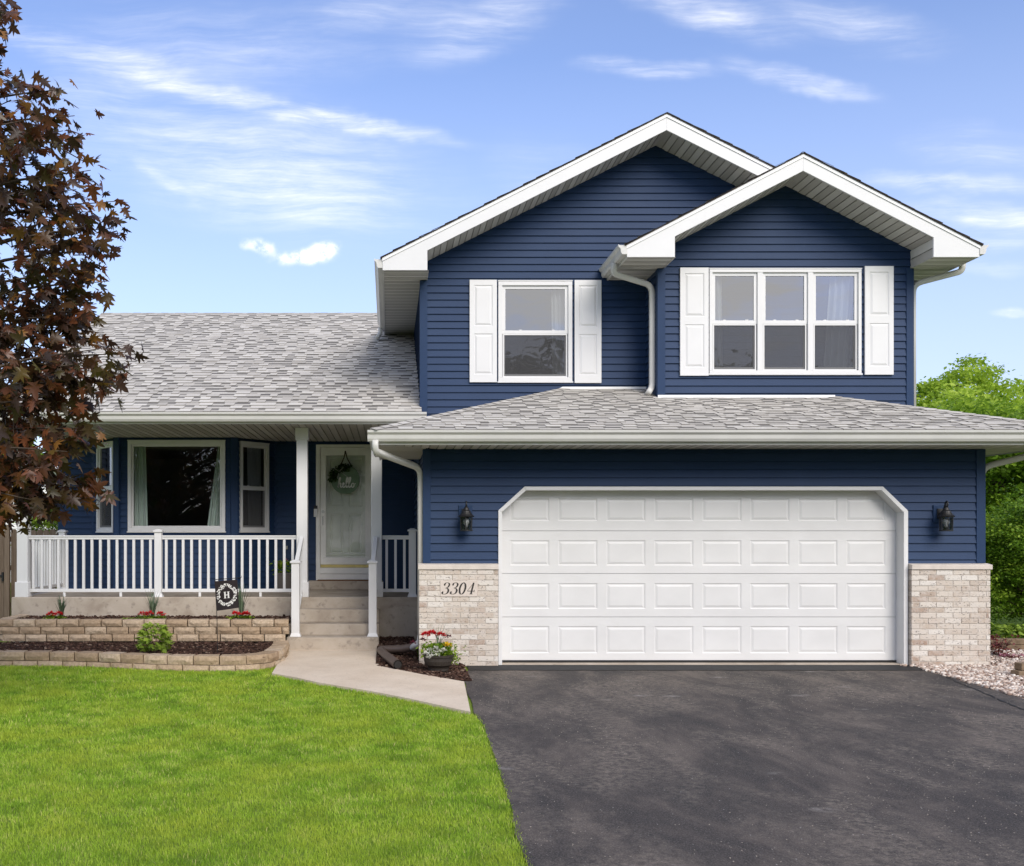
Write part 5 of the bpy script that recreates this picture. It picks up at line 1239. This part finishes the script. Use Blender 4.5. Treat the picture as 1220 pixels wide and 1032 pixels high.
def tree(name, label, group, x, D_, h, cr, cz, n_cl, per, lsz, mat, clr=0.5, squash=0.85, r0=0.14, hole_=0.35, seed=1, shape=OVAL, cat='tree'):
    """crown = many leaf clusters round an uneven ellipsoid; cz = height of the crown's middle"""
    global rng; rs = np.random.default_rng(seed); y = Y(D_)
    t_ = empty(name, (x,y,0), label, cat, group)
    u = rs.normal(0,1,(n_cl,3)); u /= np.linalg.norm(u,axis=1)[:,None]
    rad = cr*(0.45+0.55*rs.uniform(0,1,n_cl)**0.4)*np.array([0.80+0.45*mnoise.noise((a[0]*1.8+seed,a[1]*1.8,a[2]*1.8)) for a in u])
    C_ = np.stack([x+u[:,0]*rad, y+u[:,1]*rad, cz+u[:,2]*rad*(h-cz)/cr/0.95],1); C_ = C_[C_[:,2] > 0.25]
    k_ = len(C_); sz_ = clr*rs.uniform(0.6,1.3,k_)
    P = (C_[:,None,:]+rs.normal(0,1,(k_,per,3))*sz_[:,None,None]*np.array((0.55,0.55,0.30))).reshape(-1,3)
    tn = np.clip(np.repeat(rs.uniform(0.15,0.85,k_),per)+rs.normal(0,0.18,k_*per),0,1)
    ok = P[:,2] > 0.03; P = P[ok]; tn = tn[ok]
    m = MB(); sel = [C_[i] for i in rs.choice(k_, min(k_, 46), replace=False)]; limbs(m, (x,y,-0.05), sel, r0, cz+(h-cz)*0.5); kid(m.build('trunk', 'bark'), t_)
    kid(scatter_leaves('crown', P, lsz, mat, tn, shape), t_)
    return t_
tree('honey_locust', 'tall pale lime green tree rising behind the garage roof', 'trees behind the right side of the house', X(1140,30), 30, Z(424,30), 2.0, 5.4, 150, 75, 0.13, 'lime_leaf', 0.30, seed=3)
tree('honey_locust', 'lime green tree at the right edge of the view, beyond the locust', 'trees behind the right side of the house', X(1250,33), 33, Z(452,33), 2.6, 4.6, 240, 70, 0.14, 'lime_leaf', 0.42, seed=4)
tree('leafy_tree', 'dense mid green tree standing behind the hedge right of the garage', 'trees behind the right side of the house', X(1215,23.5), 23.5, 5.0, 2.3, 3.0, 330, 90, 0.12, 'green_leaf', 0.42, seed=5)
tree('leafy_tree', 'yellow green tree behind the garage gutter, left of the dense tree', 'trees behind the right side of the house', X(1150,27), 27, 5.6, 2.6, 3.3, 330, 80, 0.13, 'lime_leaf', 0.45, seed=15)
tree('hedge_bush', 'big rounded dark green bush beside the right brick pillar', 'bushes right of the garage', X(1238,16.8), 16.8, 2.45, 1.28, 1.2, 420, 130, 0.052, 'hedge_leaf', 0.22, r0=0.05, seed=6, cat='bush')
tree('hedge_bush', 'tall green bush farther right, outside the gravel strip', 'bushes right of the garage', 13.4, 17.4, 3.0, 1.6, 1.4, 300, 100, 0.07, 'hedge_leaf', 0.28, r0=0.05, seed=7, cat='bush')
tree('leafy_tree', 'green tree behind the white neighbour house on the left', 'trees beyond the left fence', X(62,42), 42, Z(535,42), 3.2, 3.3, 260, 60, 0.2, 'green_leaf', 0.6, seed=8)
tree('leafy_tree', 'light green young tree between the fence and the neighbour house', 'trees beyond the left fence', X(58,25), 25, Z(592,25), 0.8, 1.7, 90, 60, 0.08, 'bright_leaf', 0.22, r0=0.05, seed=9)
for i, (x, D_, h, c_) in enumerate(((-19,46,8,4.0),(-27,40,9,4.5),(26,40,8,4.2),(34,36,9,4.5),(21,52,7,3.6))):
    tree('leafy_tree', ['broad green tree far beyond the left fence','green tree at the far left of the back gardens','green tree far right behind the bushes','large green tree at the far right of the back gardens','low green tree far behind the locusts'][i], 'far garden trees', x, D_, h, c_, h*0.55, 200, 50, 0.3, 'green_leaf', 0.8, seed=20+i)
# trees across the street, seen mirrored in the windows
src = tree('street_tree', 'broad dark tree across the street, first from the left', 'trees across the street', -13, -17, 10.5, 4.3, 5.4, 260, 60, 0.30, 'dark_leaf', 0.8, r0=0.25, seed=31)
for i, (x, y, s_) in enumerate(((-4,-33,0.92),(5.0,-31,1.10),(13.5,-34,1.18),(22,-32,0.98),(31,-34,1.1))):
    c = src.copy(); COL.objects.link(c); c.location = (x, y, 0); c.scale = (s_,s_,s_); c.rotation_euler.z = i*1.3
    c['label'] = 'broad dark tree across the street, %s from the left' % ['second','third','fourth','fifth','sixth'][i]
    for ch in list(src.children):
        k_ = ch.copy(); COL.objects.link(k_); k_.parent = c; k_.matrix_parent_inverse = ch.matrix_parent_inverse.copy()
# red maple in front, left
tx, tD = -5.45, 8.7; ty = Y(tD)
mp = empty('red_maple', (tx,ty,0), 'dark red leaved maple tree at the left edge in front of the house', 'tree')
TIPS = [(28,9),(12,30),(-10,60),(30,93),(62,112),(92,116),(108,148),(94,166),(62,150),(127,213),(110,236),(90,205),(154,250),(153,282),(146,308),(120,280),(148,345),(134,372),(118,335),(118,398),(100,385),(170,430),(167,455),(140,425),(115,447),(135,440),(100,480),(112,492),(126,530),(99,548),(112,520),(140,597),(130,585),(92,612),(60,606),(37,622),(5,625),(70,560),(50,520),(-20,630),(75,590),(110,590)]
leafP = []; leafD = []; leafT = []; m = MB()
def spray(tip, start, inner, nl):
    """leaves along the outer part of a twig, hanging outward"""
    d0 = (tip-start); Ln = d0.length
    for q in range(nl):
        f_ = 1-(random.random()**1.3)*inner; p = start.lerp(tip, f_)+V3((0,0,0.10*Ln*f_*(1-f_)))
        sp_ = 0.05+0.12*(1-f_)*min(1.6,Ln)+0.05
        gz = lambda: max(-1.5, min(1.5, random.gauss(0,1)))*sp_; p += V3((gz(), gz(), gz()*0.75-0.03))
        d = d0.normalized()*0.9+V3((random.gauss(0,.55),random.gauss(0,.55),-0.75+random.gauss(0,.4)))
        leafP.append(tuple(p)); leafD.append(tuple(d)); leafT.append(f_)
mains = []
for (px, py) in TIPS:
    D_ = tD+random.uniform(-0.7,0.5); mains.append(V3((X(px-19,D_), Y(D_), Z(py-10,D_))))
prof = [(1.55,1.2),(2.0,1.9),(2.6,2.35),(3.2,2.55),(3.9,2.5),(4.6,2.35),(5.2,2.05),(5.6,1.45),(6.3,1.2),(7.0,0.8),(7.5,0.3)]
def rad_at(z):
    for (a, ra), (b, rb) in zip(prof, prof[1:]):
        if a <= z <= b: return ra+(rb-ra)*(z-a)/(b-a)
    return 0.3
for i in range(180):
    z = random.uniform(2.05,7.3); a = random.uniform(0,2*math.pi); r_ = rad_at(z)*random.uniform(0.35,0.97)
    if abs(a-0) < 0.5 or a > 5.78: r_ *= 0.80
    mains.append(V3((tx+r_*math.cos(a), ty+r_*math.sin(a), z-0.1*r_)))
for i, tg in enumerate(mains):
    rxy = math.hypot(tg.x-tx, tg.y-ty); z0_ = min(6.4, max(1.5, tg.z-rxy*0.45))
    s0 = V3((tx,ty,z0_)).lerp(tg, 0.12)
    mid = s0.lerp(tg,0.55)+V3((0,0,0.10*rxy))
    q = spline([V3((tx,ty,z0_)),mid,tg],5)
    m.tube(q, [max(0.0035, 0.045*(1-i_/len(q))**1.4) for i_ in range(len(q))], 5)
    if i < len(TIPS):
        spray(tg, mid, 0.95, 46)
        for k_ in range(5):
            b = mid.lerp(tg, random.uniform(0.2,0.85)); e = b+V3((random.gauss(0.0,.15),random.gauss(0,.2),random.gauss(-0.05,.13))); m.tube([b,e], [0.007,0.004], 4); spray(e, b, 0.8, 8)
    elif tg.z > 2.5 or i % 2: spray(tg, mid, 0.95, 34)
tk = spline([(tx,ty,-0.05),(tx+0.03,ty,1.4),(tx-0.03,ty+0.03,3.6),(tx,ty,6.9)],6); m.tube(tk, [0.15*(1-0.85*i/len(tk))+0.01 for i in range(len(tk))], 12)
kid(m.build('trunk', 'bark'), mp)
leafP = np.array(leafP); leafD = np.array(leafD); leafT = np.array(leafT); n = len(leafP)
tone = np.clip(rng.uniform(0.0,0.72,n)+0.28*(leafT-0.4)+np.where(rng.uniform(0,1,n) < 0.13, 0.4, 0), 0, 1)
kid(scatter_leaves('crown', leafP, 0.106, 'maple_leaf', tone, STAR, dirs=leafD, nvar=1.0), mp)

# ------------------------------------------------------------------ grass
wf = sorted(walkf)
def front_lim(x):
    if x < -1.36: return wall_y(x)-0.02 if x > LWs[0].x else LWs[0].y
    for (ax, ay), (bx, by) in zip(wf, wf[1:]):
        if ax <= x <= bx: return ay+(by-ay)*(x-ax)/(bx-ax)
    return wf[-1][1]
xs_ = np.linspace(-9, 1, 600); lim = np.array([front_lim(x) for x in xs_]); Ds = np.linspace(1, 13, 400); dlf = np.array([drive_left(d) for d in Ds])
def grass_pts(n, x0, x1, y0, y1):
    x = rng.uniform(x0,x1,n); y = rng.uniform(y0,y1,n)
    ok = (y < np.interp(x, xs_, lim)-0.01+rng.normal(0,0.008,n)) & (x < np.interp(y+D0, Ds, dlf)+0.005+rng.normal(0,0.012,n))
    return x[ok], y[ok]
bandsets = []
for (d0, d1, dens, xa, wdt, hh) in ((3.4,5.6,12000,-3.2,0.0032,0.030),(5.6,7.6,9500,-3.8,0.0040,0.030),(7.6,9.8,6800,-4.9,0.0052,0.032),(9.8,12.7,4500,-6.2,0.0066,0.034)):
    x, y = grass_pts(int((d1-d0)*(1.0-xa)*dens), xa, 1.0, Y(d0), Y(d1)); bandsets.append((x, y, np.full(len(x), wdt), np.full(len(x), hh)))
x, y = grass_pts(60000, -9, -3, Y(3.4), Y(12.6)); bandsets.append((x, y, np.full(len(x), 0.008), np.full(len(x), 0.05)))
gx = np.concatenate([b[0] for b in bandsets]); gy = np.concatenate([b[1] for b in bandsets]); gw = np.concatenate([b[2] for b in bandsets]); gh = np.concatenate([b[3] for b in bandsets])
n = len(gx); gh = gh*rng.uniform(0.5,1.15,n); az = rng.uniform(0,6.283,n); lean = np.abs(rng.normal(0,0.95,n))
dx, dy = np.cos(az), np.sin(az); ln = np.arctan(lean); sxx, syy = -np.sin(az+rng.normal(0,0.8,n)), np.cos(az)
V = np.zeros((n,5,3)); zero = np.zeros(n)
V[:,0] = np.stack([gx-sxx*gw/2, gy-syy*gw/2, zero],1); V[:,1] = np.stack([gx+sxx*gw/2, gy+syy*gw/2, zero],1)
hx_, hz_ = gh*0.5*np.sin(ln*0.6), gh*0.55*np.cos(ln*0.6)
V[:,2] = np.stack([gx+dx*hx_-sxx*gw*.42, gy+dy*hx_-syy*gw*.42, hz_],1); V[:,3] = np.stack([gx+dx*hx_+sxx*gw*.42, gy+dy*hx_+syy*gw*.42, hz_],1)
V[:,4] = np.stack([gx+dx*gh*np.sin(ln), gy+dy*gh*np.sin(ln), gh*(0.35+0.65*np.cos(ln))],1)
T = np.array([(0,1,3),(0,3,2),(2,3,4)])[None]+(np.arange(n)*5)[:,None,None]
cl_ = np.array([mnoise.noise((a_*5.5,b_*5.5,0.3)) for a_, b_ in zip(gx[::1], gy[::1])]); tn = np.clip(0.46+0.55*cl_+rng.normal(0,0.20,n),0,0.95); tn = np.where(rng.uniform(0,1,n) < 0.03, 1.0, tn)
g = np_mesh('lawn', V.reshape(-1,3), T.reshape(-1,3), np.repeat(tn,3), 'grass_blade'); tag(g, 'mown green lawn in front of the flower beds left of the driveway', 'grass', kind='stuff')
